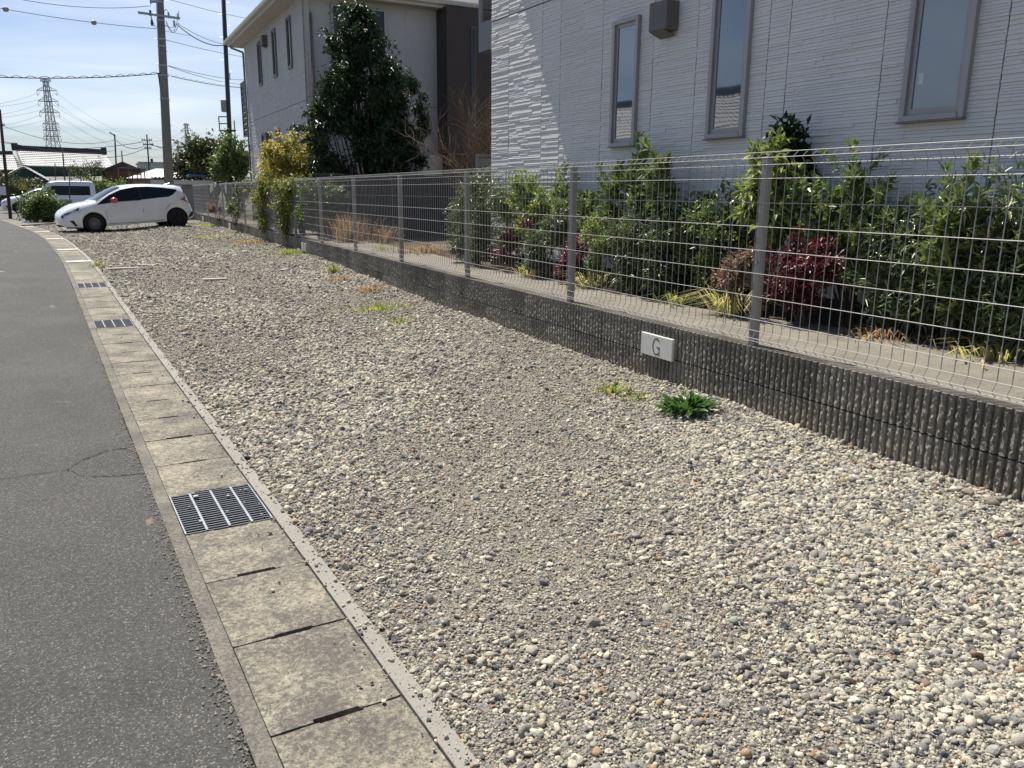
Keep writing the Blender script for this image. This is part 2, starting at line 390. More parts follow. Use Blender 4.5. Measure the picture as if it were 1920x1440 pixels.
def lid_mesh(slot, seed):
    """concrete lid, 0.383 wide, 0.497 long, a finger slot in the middle of each end, slightly worn edges"""
    rd = random.Random(seed); L = 0.4935; w = LID_W - 0.006; s0, s1, sd_ = w * (0.33 + rd.uniform(-.03, .03)), w * (0.68 + rd.uniform(-.03, .03)), slot
    def jit(k): return rd.uniform(-1, 1) * 0.0016 * k
    out = []
    for t in np.linspace(0, s0, 4): out.append((0.003 + t, 0.0 + jit(1)))
    out += [(s0 + .004, sd_), (s1 - .004, sd_ + jit(1))]
    for t in np.linspace(s1, w, 4): out.append((0.003 + t, 0.0 + jit(1)))
    for t in np.linspace(L * .2, L * .8, 3): out.append((0.003 + w + jit(1), t))
    for t in np.linspace(w, s1, 4): out.append((0.003 + t, L + jit(1)))
    out += [(s1 - .004, L - sd_ * .4), (s0 + .004, L - sd_ * .4)]
    for t in np.linspace(s0, 0, 4): out.append((0.003 + t, L + jit(1)))
    for t in np.linspace(L * .8, L * .2, 3): out.append((0.003 + jit(1), t))
    return MB().prism(out, lambda a, b: (a, b, -.07), lambda a, b: (a, b, 0)).mesh('gutter_lid', MAT_LID)
LIDS = [lid_mesh(s, i) for i, s in enumerate((0.011, 0.016, 0.008, 0.013))]
lid_y = [3.49]
def step(y, s):
    for _ in range(5):
        p, d, r = gutter_frame(y); 
        y += s / 5 * d.y
    return y
while lid_y[0] > -0.2: lid_y.insert(0, step(lid_y[0], -0.503))
while lid_y[-1] < 42: lid_y.append(step(lid_y[-1], 0.503))
i0 = lid_y.index(3.49)
GRATES = [i0, i0 + 12, i0 + 19]
def place(o, y, dz):
    p, d, r = gutter_frame(y + .25); p0, _, _ = gutter_frame(y)
    o.location = (p0.x, p0.y, rise(y) + dz); o.rotation_euler = (math.atan((rise(y + .5) - rise(y)) / .5), 0, -atan2(d.x, d.y))
for i, y in enumerate(lid_y):
    if i in GRATES: continue
    o = link('gutter_lid', LIDS[(i * 7) % 4], gut); place(o, y, 0.008 + random.uniform(-.0012, .0012))
    o.rotation_euler.y = random.uniform(-.003, .003)

# steel grates
MAT_BARSTEEL = M('worn_bar_steel', (0.16, 0.17, 0.185), (0.11, 0.115, 0.125), scale=30, rough=0.55, metal=0.3)
MAT_STEEL = M('galvanised_steel', (0.36, 0.38, 0.41), (0.24, 0.26, 0.29), scale=30, rough=0.42, metal=0.75)
def grate(idx, label):
    root = empty('drain_grate'); place(root, lid_y[idx], 0.010)
    setp(root, label, 'drain grate', 'steel grates set into the gutter')
    L, w = 0.497, LID_W
    for a in (0.004, w - 0.010):
        MB().box(a, a + 0.006, 0.002, L - 0.002, -0.035, 0.0).build('edge_bar', MAT_STEEL, root)
    for k in (1, 2, 3):
        x = w * k / 4; MB().box(x - 0.005, x + 0.005, 0.003, L - 0.003, -0.03, 0.0015).build('cross_bar', MAT_STEEL, root)
    n = 19; me = None
    for k in range(n):
        y = 0.004 + (L - 0.008) * k / (n - 1)
        if me is None: me = MB().box(0.0105, w - 0.0105, -0.0030, 0.0030, -0.032, -0.0015).mesh('bearing_bar', MAT_BARSTEEL)
        link('bearing_bar', me, root, (0, y, 0))
for idx, lb in zip(GRATES, ('galvanised drain grate between gutter lids beside the cracked asphalt tongue', 'galvanised drain grate between gutter lids, second along from the cracked asphalt', 'galvanised drain grate next to the white lines painted on the gutter')):
    grate(idx, lb)

# white bay marks painted across the lids
for y in (16.95, 20.4, 25.0, 29.3, 33.7):
    mk = MB(); p, d, r = gutter_frame(y); a = p - r * 0.0; b = p + r * (LID_W + STRIP_W * .3); h = d * 0.11
    z = rise(y) + 0.0165
    mk.face([(a.x - h.x, a.y - h.y, z), (b.x - h.x, b.y - h.y, z + .002), (b.x + h.x, b.y + h.y, z + .005), (a.x + h.x, a.y + h.y, z + .003)])
    setp(mk.build('bay_mark', MAT_PAINT), 'worn white bay line painted across the gutter lids', 'road marking', 'white bay lines on the gutter', 'structure')

# ------------------------------------------------------------------ gravel lot
def lumps(x, y):
    return 0.010 * np.sin(x * 2.1 + 1.3 * np.sin(y * .9)) * np.sin(y * 1.7 + .6) + 0.006 * np.sin(x * 5.3 + y * 3.1) + 0.004 * np.sin(x * 11.7 - y * 7.9 + 2)
def rise_np(y):
    def s_(a, b): t = np.clip((y - a) / (b - a), 0, 1); return t * t * (3 - 2 * t)
    return 0.15 * s_(8, 18) - 0.08 * s_(33, 50)
def lot_z(x, y):
    x = np.asarray(x, float); y = np.asarray(y, float)
    gx = np.interp(y, GC[:, 1], GC[:, 0]) + LID_W + STRIP_W
    t = np.clip((x - gx) / 0.35, 0, 1)
    car = 0.15 * np.exp(-((x - 2.05) / 1.15) ** 2 - ((y - 29.6) / 4.5) ** 2)
    wall = 0.035 * np.clip((x - 3.2) / 0.55, 0, 1) ** 2
    return rise_np(y) - 0.004 + t * (0.012 + lumps(x, y)) + car + wall
def lot_left(y): return max(xg(y) + LID_W + STRIP_W - 0.004, -2.7 + LID_W + (y - 34.0) / 2.6 if y > 34 else -9)
gravel_ground = link('ground', grid_sheet('gravel_ground', yrange(-0.5, 39.5, 0.07, 0.012), lot_left, lambda y: 3.80, 60, lambda x, y: float(lot_z(x, y)), MAT_GRAVEL))
setp(gravel_ground, 'sandy grit of the parking lot between gutter and block wall', 'ground', kind='structure')

# stone shapes
stones = bpy.data.collections.new('stone_shapes')
for k in range(12):
    bm = bmesh.new(); bmesh.ops.create_icosphere(bm, subdivisions=2, radius=1.0)
    rd = np.random.default_rng(100 + k); dirs = rd.normal(size=(7, 3)); dirs /= np.linalg.norm(dirs, axis=1)[:, None]; amp = rd.uniform(.25, .7, 7)
    for v in bm.verts:
        n = np.array(v.co); s = 1.0
        for d_, a_ in zip(dirs, amp):
            t = n @ d_
            if t > 0.72: s -= a_ * (t - 0.72) / .28 * .8
        s *= 1 + 0.05 * rd.normal()
        v.co = Vector((n[0] * s, n[1] * s * (0.8 if k % 3 else 0.95), n[2] * s * (0.55 + .1 * (k % 4))))
    me = bpy.data.meshes.new('stone'); bm.to_mesh(me); bm.free(); (me.shade_smooth() if k % 2 else None); me.materials.append(MAT_STONE)
    stones.objects.link(bpy.data.objects.new('stone', me))

def scatter_group():
    ng = bpy.data.node_groups.new('scatter_stones', 'GeometryNodeTree')
    ng.interface.new_socket('Geometry', in_out='INPUT', socket_type='NodeSocketGeometry'); ng.interface.new_socket('Geometry', in_out='OUTPUT', socket_type='NodeSocketGeometry')
    N = ng.nodes; L = ng.links
    gi = N.new('NodeGroupInput'); go = N.new('NodeGroupOutput'); ip = N.new('GeometryNodeInstanceOnPoints'); ci = N.new('GeometryNodeCollectionInfo')
    ci.inputs['Collection'].default_value = stones; ci.inputs['Separate Children'].default_value = True; ci.inputs['Reset Children'].default_value = True
    def na(nm, t):
        n = N.new('GeometryNodeInputNamedAttribute'); n.data_type = t; n.inputs['Name'].default_value = nm; return n.outputs['Attribute']
    L.new(gi.outputs[0], ip.inputs['Points']); L.new(ci.outputs[0], ip.inputs['Instance']); ip.inputs['Pick Instance'].default_value = True
    L.new(na('idx', 'INT'), ip.inputs['Instance Index']); L.new(na('rot', 'FLOAT_VECTOR'), ip.inputs['Rotation']); L.new(na('scl', 'FLOAT_VECTOR'), ip.inputs['Scale'])
    L.new(ip.outputs[0], go.inputs[0]); return ng
SCATTER = scatter_group()
def scatter(name, P, R, label, cat, tilt=0.5):
    n = len(P); me = bpy.data.meshes.new(name); me.vertices.add(n); me.vertices.foreach_set('co', np.asarray(P, np.float32).ravel())
    rot = np.stack([RNG.normal(0, tilt, n), RNG.normal(0, tilt, n), RNG.uniform(0, 6.283, n)], 1).astype(np.float32)
    scl = (R[:, None] * RNG.uniform(.78, 1.25, (n, 3))).astype(np.float32)
    a = me.attributes.new('rot', 'FLOAT_VECTOR', 'POINT'); a.data.foreach_set('vector', rot.ravel())
    a = me.attributes.new('scl', 'FLOAT_VECTOR', 'POINT'); a.data.foreach_set('vector', scl.ravel())
    a = me.attributes.new('idx', 'INT', 'POINT'); a.data.foreach_set('value', RNG.integers(0, 12, n).astype(np.int32))
    o = link(name, me); md = o.modifiers.new('scatter', 'NODES'); md.node_group = SCATTER
    return setp(o, label, cat, kind='stuff')
def in_view(x, y, z, m=160):
    d = np.stack([x, y, z - CAM_H], 1); f = d @ np.array(FW); u = 960 + F_PX * (d @ np.array(RT)) / f; v = 720 - F_PX * (d @ np.array(UP)) / f
    return (f > .2) & (u > -m) & (u < 1920 + m) & (v > -m) & (v < 1440 + m * 1.6)
def patchiness(x, y):
    p = .5 + .25 * np.sin(x * 1.9 + 2.1 * np.sin(y * .55 + .4)) + .25 * np.sin(y * 1.15 + 1.7 * np.sin(x * 1.3)) + .18 * np.sin(x * 4.7 + y * 3.3) * np.sin(y * 2.9 - x)
    return np.clip(p, 0, 1)
PP = []; RR = []
for (y0, y1, dens, r0) in ((0.9, 3.2, 8600, .0078), (0.9, 3.0, 15000, .0038), (3.2, 5.2, 7600, .0080), (3.0, 4.4, 9000, .0042), (5.2, 8, 5000, .0090), (8, 13, 2700, .0108), (13, 22, 1300, .0128), (22, 37, 620, .0145)):
    A = (y1 - y0) * 6.0; n = int(A * dens); x = RNG.uniform(-2.2, 3.8, n); y = RNG.uniform(y0, y1, n)
    ll = np.array([lot_left(v) for v in np.linspace(y0, y1, 60)]); lf = np.interp(y, np.linspace(y0, y1, 60), ll)
    pa = patchiness(x, y)
    keep = (x > lf + RNG.exponential(.02, n)) & (x < 3.765) & (RNG.random(n) < .58 + .45 * pa)
    x, y, pa = x[keep], y[keep], pa[keep]; z = lot_z(x, y); k2 = in_view(x, y, z); x, y, z, pa = x[k2], y[k2], z[k2], pa[k2]
    r = r0 * np.exp(RNG.normal(0, .42, len(x))) * (.70 + .5 * pa); r *= np.where(RNG.random(len(x)) < .015, 1.7, 1.0); r = np.clip(r, r0 * .3, r0 * 3.0)
    PP.append(np.stack([x, y, z + r * RNG.uniform(-.05, .5, len(x))], 1)); RR.append(r)
scatter('gravel', np.concatenate(PP), np.concatenate(RR), 'grey and beige rounded gravel spread over the parking lot', 'gravel')

# pebbles that strayed on to the lids and the strip
n = 900; y = 1.2 + 14 * RNG.random(n) ** 1.7; o = LID_W + STRIP_W - np.abs(RNG.normal(0, .05, n)) - .2 * (RNG.random(n) < .1) * RNG.random(n)
P = []; 
for yy, oo in zip(y, o):
    p, d, r = gutter_frame(yy); q = p + r * oo; P.append((q.x, q.y, rise(yy) + .014))
P = np.array(P); R = np.clip(.0042 * np.exp(RNG.normal(0, .5, n)), .002, .012); P[:, 2] += R * .3
scatter('stray_pebbles', P, R, 'small dark pebbles strewn over the light strip and gutter lids', 'pebbles', .3)
# ------------------------------------------------------------------ block wall
def block_mat():
    m, nt, b = new_mat('split_block'); pos = worldpos(nt)
    f = noise(nt, pos, 120, 5, 0.75); col = ramp(nt, f, [(0.3, (0.15, 0.138, 0.118)), (0.55, (0.28, 0.258, 0.22)), (0.75, (0.46, 0.42, 0.35))])
    st = ramp(nt, noise(nt, pos, 1.6, 5, 0.6, sc3=(1, 1, .35)), [(0.3, 0.55), (0.7, 1.25)]); col = mixrgb(nt, 1.0, col, st, 'MULTIPLY')
    oi = node(nt, 'ObjectInfo'); r = ramp(nt, oi.outputs['Random'], [(0, 0.8), (1, 1.15)]); col = mixrgb(nt, 1.0, col, r, 'MULTIPLY')
    bloom = ramp(nt, noise(nt, pos, 2.7, 6, 0.65, sc3=(1, 1, .45)), [(0.62, 0.0), (0.74, 0.5)]); col = mixrgb(nt, bloom, col, (0.42, 0.40, 0.36))
    sz = node(nt, 'SeparateXYZ'); nt.links.new(pos, sz.inputs[0]); ad_ = node(nt, 'Math', operation='MULTIPLY_ADD'); nt.links.new(noise(nt, pos, 7, 5), ad_.inputs[0]); ad_.inputs[1].default_value = -0.16; nt.links.new(sz.outputs['Z'], ad_.inputs[2])
    splash = ramp(nt, ad_.outputs[0], [(0.0, 0.65), (0.07, 0.0)]); col = mixrgb(nt, splash, col, (0.30, 0.265, 0.205))      # soil splashed on the lowest course
    nt.links.new(col, b.inputs['Base Color']); b.inputs['Roughness'].default_value = 0.95; b.inputs['Specular IOR Level'].default_value = 0.2
    bump(nt, b, f, 0.9, 0.008); return m
MAT_BLOCK = block_mat()
MAT_MORTAR = M('mortar', (0.055, 0.05, 0.045), (0.035, 0.033, 0.03), rough=1.0, bscale=80)
BL, BH, WALL_X, WALL_TOP = 0.4755, 0.236, 3.757, 0.475
def block_mesh(seed):
    rd = random.Random(seed); V = []; Fs = []
    nr = 10; pitch = (BL - 0.004) / nr; rows = 13; h = BH
    cols = []
    for k in range(nr):
        y = 0.002 + k * pitch
        cols += [(y + pitch * .02, 'g'), (y + pitch * .26, 'g'), (y + pitch * .30, 's'), (y + pitch * .48, 'f'), (y + pitch * .68, 'f'), (y + pitch * .90, 's'), (y + pitch * .96, 'g')]
    cols[0] = (0.002, 'g'); cols[-1] = (BL - 0.002, 'g')
    for r in range(rows + 1):
        z = h * r / rows
        for (y, t) in cols:
            e = 0 if r in (0, rows) else 1
            if t == 'g': x = 0.021
            elif t == 's': x = 0.005 + e * rd.uniform(-.005, .006)
            else: x = 0.0 + e * rd.uniform(-.006, .009)
            V.append((x, y + (e * rd.uniform(-.0022, .0022) if t != 'g' else 0), z + (e * rd.uniform(-.004, .004) if t != 'g' else 0)))
    nc = len(cols)
    for r in range(rows):
        for c in range(nc - 1):
            a = r * nc + c; Fs.append((a, a + nc, a + nc + 1, a + 1))
    n = len(V); top = rows * nc
    for (y, t) in cols: V.append((0.12, y, h))
    for c in range(nc - 1): Fs.append((top + c, n + c, n + c + 1, top + c + 1))
    k = len(V); V += [(0.12, 0.002, 0), (0.12, BL - .002, 0)]
    Fs.append((n, n + nc - 1, k + 1, k)); Fs.append(tuple([k] + [r * nc for r in range(rows + 1)] + [n])); Fs.append(tuple([n + nc - 1] + [r * nc + nc - 1 for r in range(rows, -1, -1)] + [k + 1]))
    me = bpy.data.meshes.new('wall_block'); me.from_pydata(V, [], Fs); me.update(); me.materials.append(MAT_BLOCK); return me
BLOCKS = [block_mesh(i) for i in range(5)]
wall = empty('block_wall', (WALL_X, 0.5, 0)); setp(wall, 'low dark wall of ribbed split-face concrete blocks under the wire fence', 'wall')
y0w = 6.715 - 13 * BL
for k in range(int((40.2 - y0w) / BL)):
    for c in range(2):
        o = link('wall_block', BLOCKS[(k * 3 + c * 2 + k // 5) % 5], wall)
        o.location = (random.uniform(-.0015, .0015), y0w + k * BL - 0.5, WALL_TOP - BH if c else WALL_TOP - 2 * BH - 0.010)
MB().box(0.024, 0.118, y0w - 0.5, 39.6, -0.1, WALL_TOP - 0.004).build('mortar_core', MAT_MORTAR, wall)

# ------------------------------------------------------------------ wire mesh fence
MAT_POST = M('fence_post_paint', (0.30, 0.285, 0.27), (0.26, 0.25, 0.24), scale=3, rough=0.45, metal=0.2)
MAT_WIRE = M('fence_wire', (0.31, 0.305, 0.295), (0.25, 0.246, 0.24), scale=20, rough=0.5, spec=0.3)
fence = empty('mesh_fence', (3.80, 0.5, WALL_TOP)); setp(fence, 'grey wire mesh fence with square posts standing on the block wall', 'fence')
POST_Y = [3.996 + 2.4 * k for k in range(-1, 16)]
pm = MB().bbox(-.012, .040, -.026, .026, -0.005, 1.208, .004); pme = pm.mesh('post', MAT_POST)
cap = MB().bbox(-.014, .042, -.028, .028, 1.208, 1.214, .002).mesh('post_cap', MAT_POST)
clip = MB().box(-.020, -.012, -.010, .010, -.012, .012).mesh('clip', MAT_STEEL)
for y in POST_Y:
    p = link('post', pme, fence, (0, y - 0.5, 0)); link('post_cap', cap, p)
    for z in (1.167, 0.55, 0.085): link('clip', clip, p, (0, 0, z))
XF = -0.018
prof = [(1.243, 0.016), (1.207, -0.030), (1.165, 0.0), (0.62, 0.0), (0.108, 0.0), (0.060, -0.030), (0.034, 0.004)]
rowz = [(1.243, .016), (1.207, -.030), (1.165, 0)] + [(1.081 - .1503 * k, 0) for k in range(7)] + [(0.106, 0), (0.060, -.030), (0.034, .004)]
pan = MB()
NW = 33
for k in range(NW):
    y = 0.012 + (2.4 - 0.024) * k / (NW - 1)
    pan.tube([(XF + x, y, z) for z, x in prof], 0.0029, 4)
for z, x in rowz:
    pan.tube([(XF + x - .0035, 0.004, z), (XF + x - .0035, 2.396, z)], 0.0023, 4)
panme = pan.mesh('mesh_panel', MAT_WIRE)
for y in POST_Y[:-1]: link('mesh_panel', panme, fence, (0, y + 0.26 - 2.4 - 0.5 + 2.4, 0))
link('mesh_panel', panme, fence, (0, POST_Y[0] + .26 - 2.4 - .5, 0))

# ------------------------------------------------------------------ bay signs on the wall
MAT_PLATE = M('sign_plate', (0.62, 0.61, 0.57), (0.52, 0.51, 0.47), scale=9, rough=0.5)
MAT_LETTER = M('sign_letter', (0.045, 0.06, 0.055), rough=0.6)
def sign(y, letter, label):
    root = empty('bay_sign', (WALL_X - 0.002, y, 0.306)); setp(root, label, 'sign', 'small bay signs on the block wall')
    MB().bbox(-.020, 0.006, -.20, .20, -.085, .085, .003).build('plate', MAT_PLATE, root)
    if not letter: return
    st = MB(); w = 0.0085; X0, X1 = -.0215, -.0195
    def stroke(pts):
        for a, b in zip(pts[:-1], pts[1:]):
            a, b = Vector(a), Vector(b); d = (b - a).normalized(); n = Vector((-d.y, d.x)) * w / 2; a -= d * w * .3; b += d * w * .3
            st.prism([a - n, b - n, b + n, a + n], lambda p, q: (X1, p, q), lambda p, q: (X0, p, q))
    if letter == 'G':      # seen from the lot: +y is to the viewer's left
        pts = [(-0.005 - .055 * cos(t) * .80, .062 * sin(t)) for t in np.linspace(radians(42), radians(305), 22)]
        stroke(pts); stroke([(-.042, -.066), (-.042, -.006)]); stroke([(-.046, -.006), (-.012, -.006)])
    else:
        stroke([(.026, -.058), (.026, .058)]); stroke([(.026, .058), (-.036, .058)]); stroke([(.026, .004), (-.022, .004)])
    st.build('letter', MAT_LETTER, root, fix=True)
sign(4.955, 'G', 'white rectangular sign with dark letter G on the block wall')
sign(17.37, 'F', 'small white sign on the wall below the overhanging yellow-leaved bush')
sign(28.58, None, 'small white sign on the block wall behind the rear bumper of the hatchback')
sign(36.57, None, 'small white sign on the block wall near the far end of the fence')

# ------------------------------------------------------------------ garden behind the wall
PATH_R = [(1.0, 5.08), (3, 5.07), (4.2, 5.02), (5.3, 4.74), (7.5, 4.70), (11, 4.74), (14, 4.9), (18, 4.75), (24, 4.6), (40, 4.5)]
def path_r(y): return float(np.interp(y, [p[0] for p in PATH_R], [p[1] for p in PATH_R]))
ys = yrange(0.0, 40, 0.3, 0.02)
pth = link('path', grid_sheet('path', ys, lambda y: WALL_X + 0.1205, lambda y: path_r(y) + .015 * sin(y * 3.1), 4, lambda x, y: GARDEN + 0.004 * sin(y * 2.2 + x) + .006, MAT_PATH))
setp(pth, 'narrow concrete path along the inside of the wire fence', 'path', kind='structure')
gd = link('garden_soil', grid_sheet('garden_soil', ys, lambda y: WALL_X + 0.124, lambda y: 14.0, 24, lambda x, y: GARDEN - 0.012 + .012 * sin(x * 3 + y) * sin(y * 2.3), MAT_SOIL))
setp(gd, 'dark garden soil between the path and the pale houses', 'ground', kind='structure')

# ------------------------------------------------------------------ houses
MAT_SIDING = M('pale_siding', (0.67, 0.65, 0.625), (0.60, 0.585, 0.56), scale=2.2, rough=0.7, bscale=160, bstr=0.15, bdist=0.002, rnd=0.03)
MAT_SIDING_SHADE = M('pale_siding_shade', (0.47, 0.465, 0.455), (0.43, 0.425, 0.415), scale=2.2, rough=0.7, rnd=0.02)  # pale siding again, darkened: the second house's shade is put into its colour
MAT_JOINT = M('joint_sealant', (0.16, 0.15, 0.145), rough=0.8)
MAT_FRAME = M('window_frame_alu', (0.34, 0.325, 0.325), (0.30, 0.29, 0.29), scale=3, rough=0.4, metal=0.35)
MAT_SOFFIT = M('soffit_board', (0.42, 0.40, 0.36), (0.38, 0.36, 0.32), scale=2, rough=0.7)
MAT_FASCIA = M('fascia', (0.50, 0.48, 0.43), rough=0.5)
MAT_ROOF = M('roof_slate', (0.10, 0.095, 0.09), (0.07, 0.068, 0.066), scale=3, rough=0.7, bscale=30)
MAT_BROWN = M('brown_siding', (0.055, 0.042, 0.037), (0.045, 0.035, 0.031), scale=2, rough=0.6)
MAT_VENT = M('vent_hood', (0.13, 0.12, 0.112), rough=0.5)
MAT_LOUVRE = M('louvre_grey', (0.10, 0.104, 0.115), (0.085, 0.09, 0.10), scale=4, rough=0.45, metal=0.3)
MAT_PIPE = M('downpipe', (0.20, 0.175, 0.155), rough=0.45)
MAT_STICKER = M('sticker', (0.6, 0.66, 0.66), rough=0.6)
def glass_mat(name, tint=(0.02, 0.026, 0.032), rough=0.02, spec=1.0, coat=0.0):
    m, nt, b = new_mat(name); b.inputs['Base Color'].default_value = (*tint, 1); b.inputs['Roughness'].default_value = rough
    b.inputs['IOR'].default_value = 1.7; b.inputs['Specular IOR Level'].default_value = spec; b.inputs['Coat Weight'].default_value = coat
    pos = worldpos(nt); bump(nt, b, noise(nt, pos, 1.6, 1, 0.4), 0.06, 0.05); return m
MAT_GLASS = glass_mat('window_glass', (0.06, 0.08, 0.10), spec=1.0, coat=1.0); MAT_DARKGLASS = glass_mat('dark_window_glass', (0.010, 0.012, 0.016), .05, .25); MAT_DARKFRAME = M('dark_window_frame', (0.16, 0.15, 0.15), rough=.45)

def siding(w, z0, z1, seed, strip=0.0245, kind='y', mat=None, ledge=0.007):
    """relief panel: staggered split strips, face at x = 0 looking to -x, from y = 0 to w"""
    rd = random.Random(seed); V = []; Fs = []; z = z0
    def bx(ya, yb, za, zb, x, tilt):
        n = len(V)
        V.extend([(x - tilt, ya, za), (x - tilt, yb, za), (x, ya, zb), (x, yb, zb), (0.016, ya, za), (0.016, yb, za), (0.016, ya, zb), (0.016, yb, zb)])
        Fs.extend([(n, n + 2, n + 3, n + 1), (n + 2, n + 6, n + 7, n + 3), (n, n + 1, n + 5, n + 4), (n, n + 4, n + 6, n + 2), (n + 1, n + 3, n + 7, n + 5)])
    while z < z1 - 1e-4:
        h = min(strip * rd.uniform(.7, 1.35), z1 - z)
        if z1 - z - h < .008: h = z1 - z
        y = 0.0; last = None
        while y < w - 1e-4:
            L = rd.uniform(.16, .62); e = y + L
            if w - e < .07: e = w
            x = rd.choice((0.0, 0.0015, 0.003, 0.0045, 0.006))
            if x == last: x = (x + 0.003) % 0.0075
            last = x
            bx(y + (0 if y == 0 else .0012), e, z, z + h - .0016, x, rd.uniform(.0026, .0040)); y = e
        z += h
    me = bpy.data.meshes.new('siding_panel'); me.from_pydata(V, [], Fs); me.update(); me.materials.append(mat or MAT_SIDING); return me

def window(root, y0, y1, z0, z1, deep=0.045, mats=None, blind=False):
    """slit window on the wall plane x = 0 (faces -x): proud frame, recessed sash and glass, sill lip"""
    w = MB(); f = 0.042
    w.bbox(-deep, .004, y0, y0 + f, z0, z1, .003); w.bbox(-deep, .004, y1 - f, y1, z0, z1, .003)
    w.bbox(-deep, .004, y0 + f, y1 - f, z1 - f, z1, .003); w.bbox(-deep - .006, .004, y0 + f, y1 - f, z0, z0 + f, .003)
    mf, mg = mats or (MAT_FRAME, MAT_GLASS); fr = w.build('window', mf, root)
    s = MB(); a0, a1, b0, b1 = y0 + f, y1 - f, z0 + f, z1 - f; g_ = 0.036
    s.box(-.018, .002, a0, a0 + g_, b0, b1); s.box(-.018, .002, a1 - g_, a1, b0, b1); s.box(-.018, .002, a0 + g_, a1 - g_, b1 - g_, b1); s.box(-.018, .002, a0 + g_, a1 - g_, b0, b0 + g_ * 1.3)
    s.build('sash', mf, fr)
    MB().box(-.008, -.004, a0 + g_ + .0005, a1 - g_ - .0005, b0 + g_ * 1.3, b1 - g_).build('pane', mg, fr)
    if blind: MB().box(-.0105, -.0085, a0 + g_ + .01, a0 + g_ + (a1 - a0 - 2 * g_) * .5, b0 + g_ * 1.3 + .002, b1 - g_ - .18).build('curtain', MAT_STICKER, fr)
    MB().box(-deep - .014, .002, y0 - .006, y1 + .006, z0 - .010, z0 - .0005).build('sill', MAT_PIPE, fr)
    return fr
def vent(root, yc, zc, s=0.15):
    v = MB(); v.bbox(-.16, .0, yc - s, yc + s, zc - s, zc + s, .008)
    o = v.build('vent_hood', MAT_VENT, root)
    MB().bar((-.155, yc, zc - s - .004), (-.02, yc, zc - s - .05), .22, .006).build('flap', MAT_VENT, o); return o
def downpipe(root, x, y, z0, z1, elbow=None):
    pts = [(x, y, z0), (x, y, z1)]
    if elbow: pts += [(x, y, z1 + .02), elbow, (elbow[0], elbow[1], elbow[2] + .12)]
    p = MB().tube(pts, .032, 8).build('downpipe', MAT_PIPE, root, True)
    z = z0 + .6
    while z < z1: MB().box(x - .038, x + .045, y - .012, y + .012, z, z + .03).build('bracket', MAT_PIPE, p); z += 1.5
def roof(root, x0, x1, y0, y1, zs, ov, pitch=0.36):
    """hip roof with soffit, fascia and rain gutter; walls x0..x1, y0..y1, soffit height zs"""
    X0, X1, Y0, Y1 = x0 - ov, x1 + ov, y0 - ov, y1 + ov
    MB().box(X0 + .02, X1 - .02, Y0 + .02, Y1 - .02, zs, zs + .03).build('soffit', MAT_SOFFIT, root)
    fa = MB()
    fa.box(X0, X0 + .03, Y0, Y1, zs - .02, zs + .20); fa.box(X1 - .03, X1, Y0, Y1, zs - .02, zs + .20); fa.box(X0 + .03, X1 - .03, Y0, Y0 + .03, zs - .02, zs + .20); fa.box(X0 + .03, X1 - .03, Y1 - .03, Y1, zs - .02, zs + .20)
    fa.build('fascia', MAT_FASCIA, root)
    gt = MB(); gp = [(0, 0), (-.10, 0), (-.115, .05), (-.115, .10), (0, .10)]
    gt.prism(gp, lambda a, b: (X0 - .003 + a, Y0 - .08, zs + .06 + b), lambda a, b: (X0 - .003 + a, Y1 + .08, zs + .06 + b))
    gt.prism(gp, lambda a, b: (X0 + .01, Y0 - .003 + a, zs + .06 + b), lambda a, b: (X1, Y0 - .003 + a, zs + .06 + b))
    gt.build('rain_gutter', MAT_FASCIA, root, fix=True)
    w = X1 - X0; l = Y1 - Y0; h = min(w, l) / 2 * pitch; z = zs + .20
    a, b, c, d = (X0, Y0, z), (X1, Y0, z), (X1, Y1, z), (X0, Y1, z)
    if l >= w: r0, r1 = ((X0 + X1) / 2, Y0 + w / 2, z + h), ((X0 + X1) / 2, Y1 - w / 2, z + h)
    else: r0, r1 = (X0 + l / 2, (Y0 + Y1) / 2, z + h), (X1 - l / 2, (Y0 + Y1) / 2, z + h)
    r = MB()
    if l >= w: r.face([a, b, r0]); r.face([b, c, r1, r0]); r.face([c, d, r1]); r.face([d, a, r0, r1])
    else: r.face([a, b, r1, r0]); r.face([b, c, r1]); r.face([c, d, r0, r1]); r.face([d, a, r0])
    r.build('roof', MAT_ROOF, root)
def louvre(root, x0, x1, y0, y1, z0, z1, axis, n, name='louvre_screen'):
    """framed screen of tilted slats; axis 'x': slats run along x (faces y), 'y': run along y (faces x)"""
    f = MB(); t = .04
    if axis == 'x':
        f.box(x0, x0 + t, y0, y1, z0, z1); f.box(x1 - t, x1, y0, y1, z0, z1); f.box(x0 + t, x1 - t, y0, y1, z1 - t, z1); f.box(x0 + t, x1 - t, y0, y1, z0, z0 + t)
    else:
        f.box(x0, x1, y0, y0 + t, z0, z1); f.box(x0, x1, y1 - t, y1, z0, z1); f.box(x0, x1, y0 + t, y1 - t, z1 - t, z1); f.box(x0, x1, y0 + t, y1 - t, z0, z0 + t)
    o = f.build(name, MAT_LOUVRE, root); p = (z1 - z0 - 2 * t) / n
    for k in range(n):
        z = z0 + t + p * k
        s = MB()
        if axis == 'x': s.bar((x0 + t, (y0 + y1) / 2, z + p * .5), (x1 - t, (y0 + y1) / 2, z + p * .5), .012, p * .85, up=(0, -.45, 1))
        else: s.bar(((x0 + x1) / 2, y0 + t, z + p * .5), ((x0 + x1) / 2, y1 - t, z + p * .5), .012, p * .85, up=(-.45, 0, 1))
        s.build('slat', MAT_LOUVRE, o)

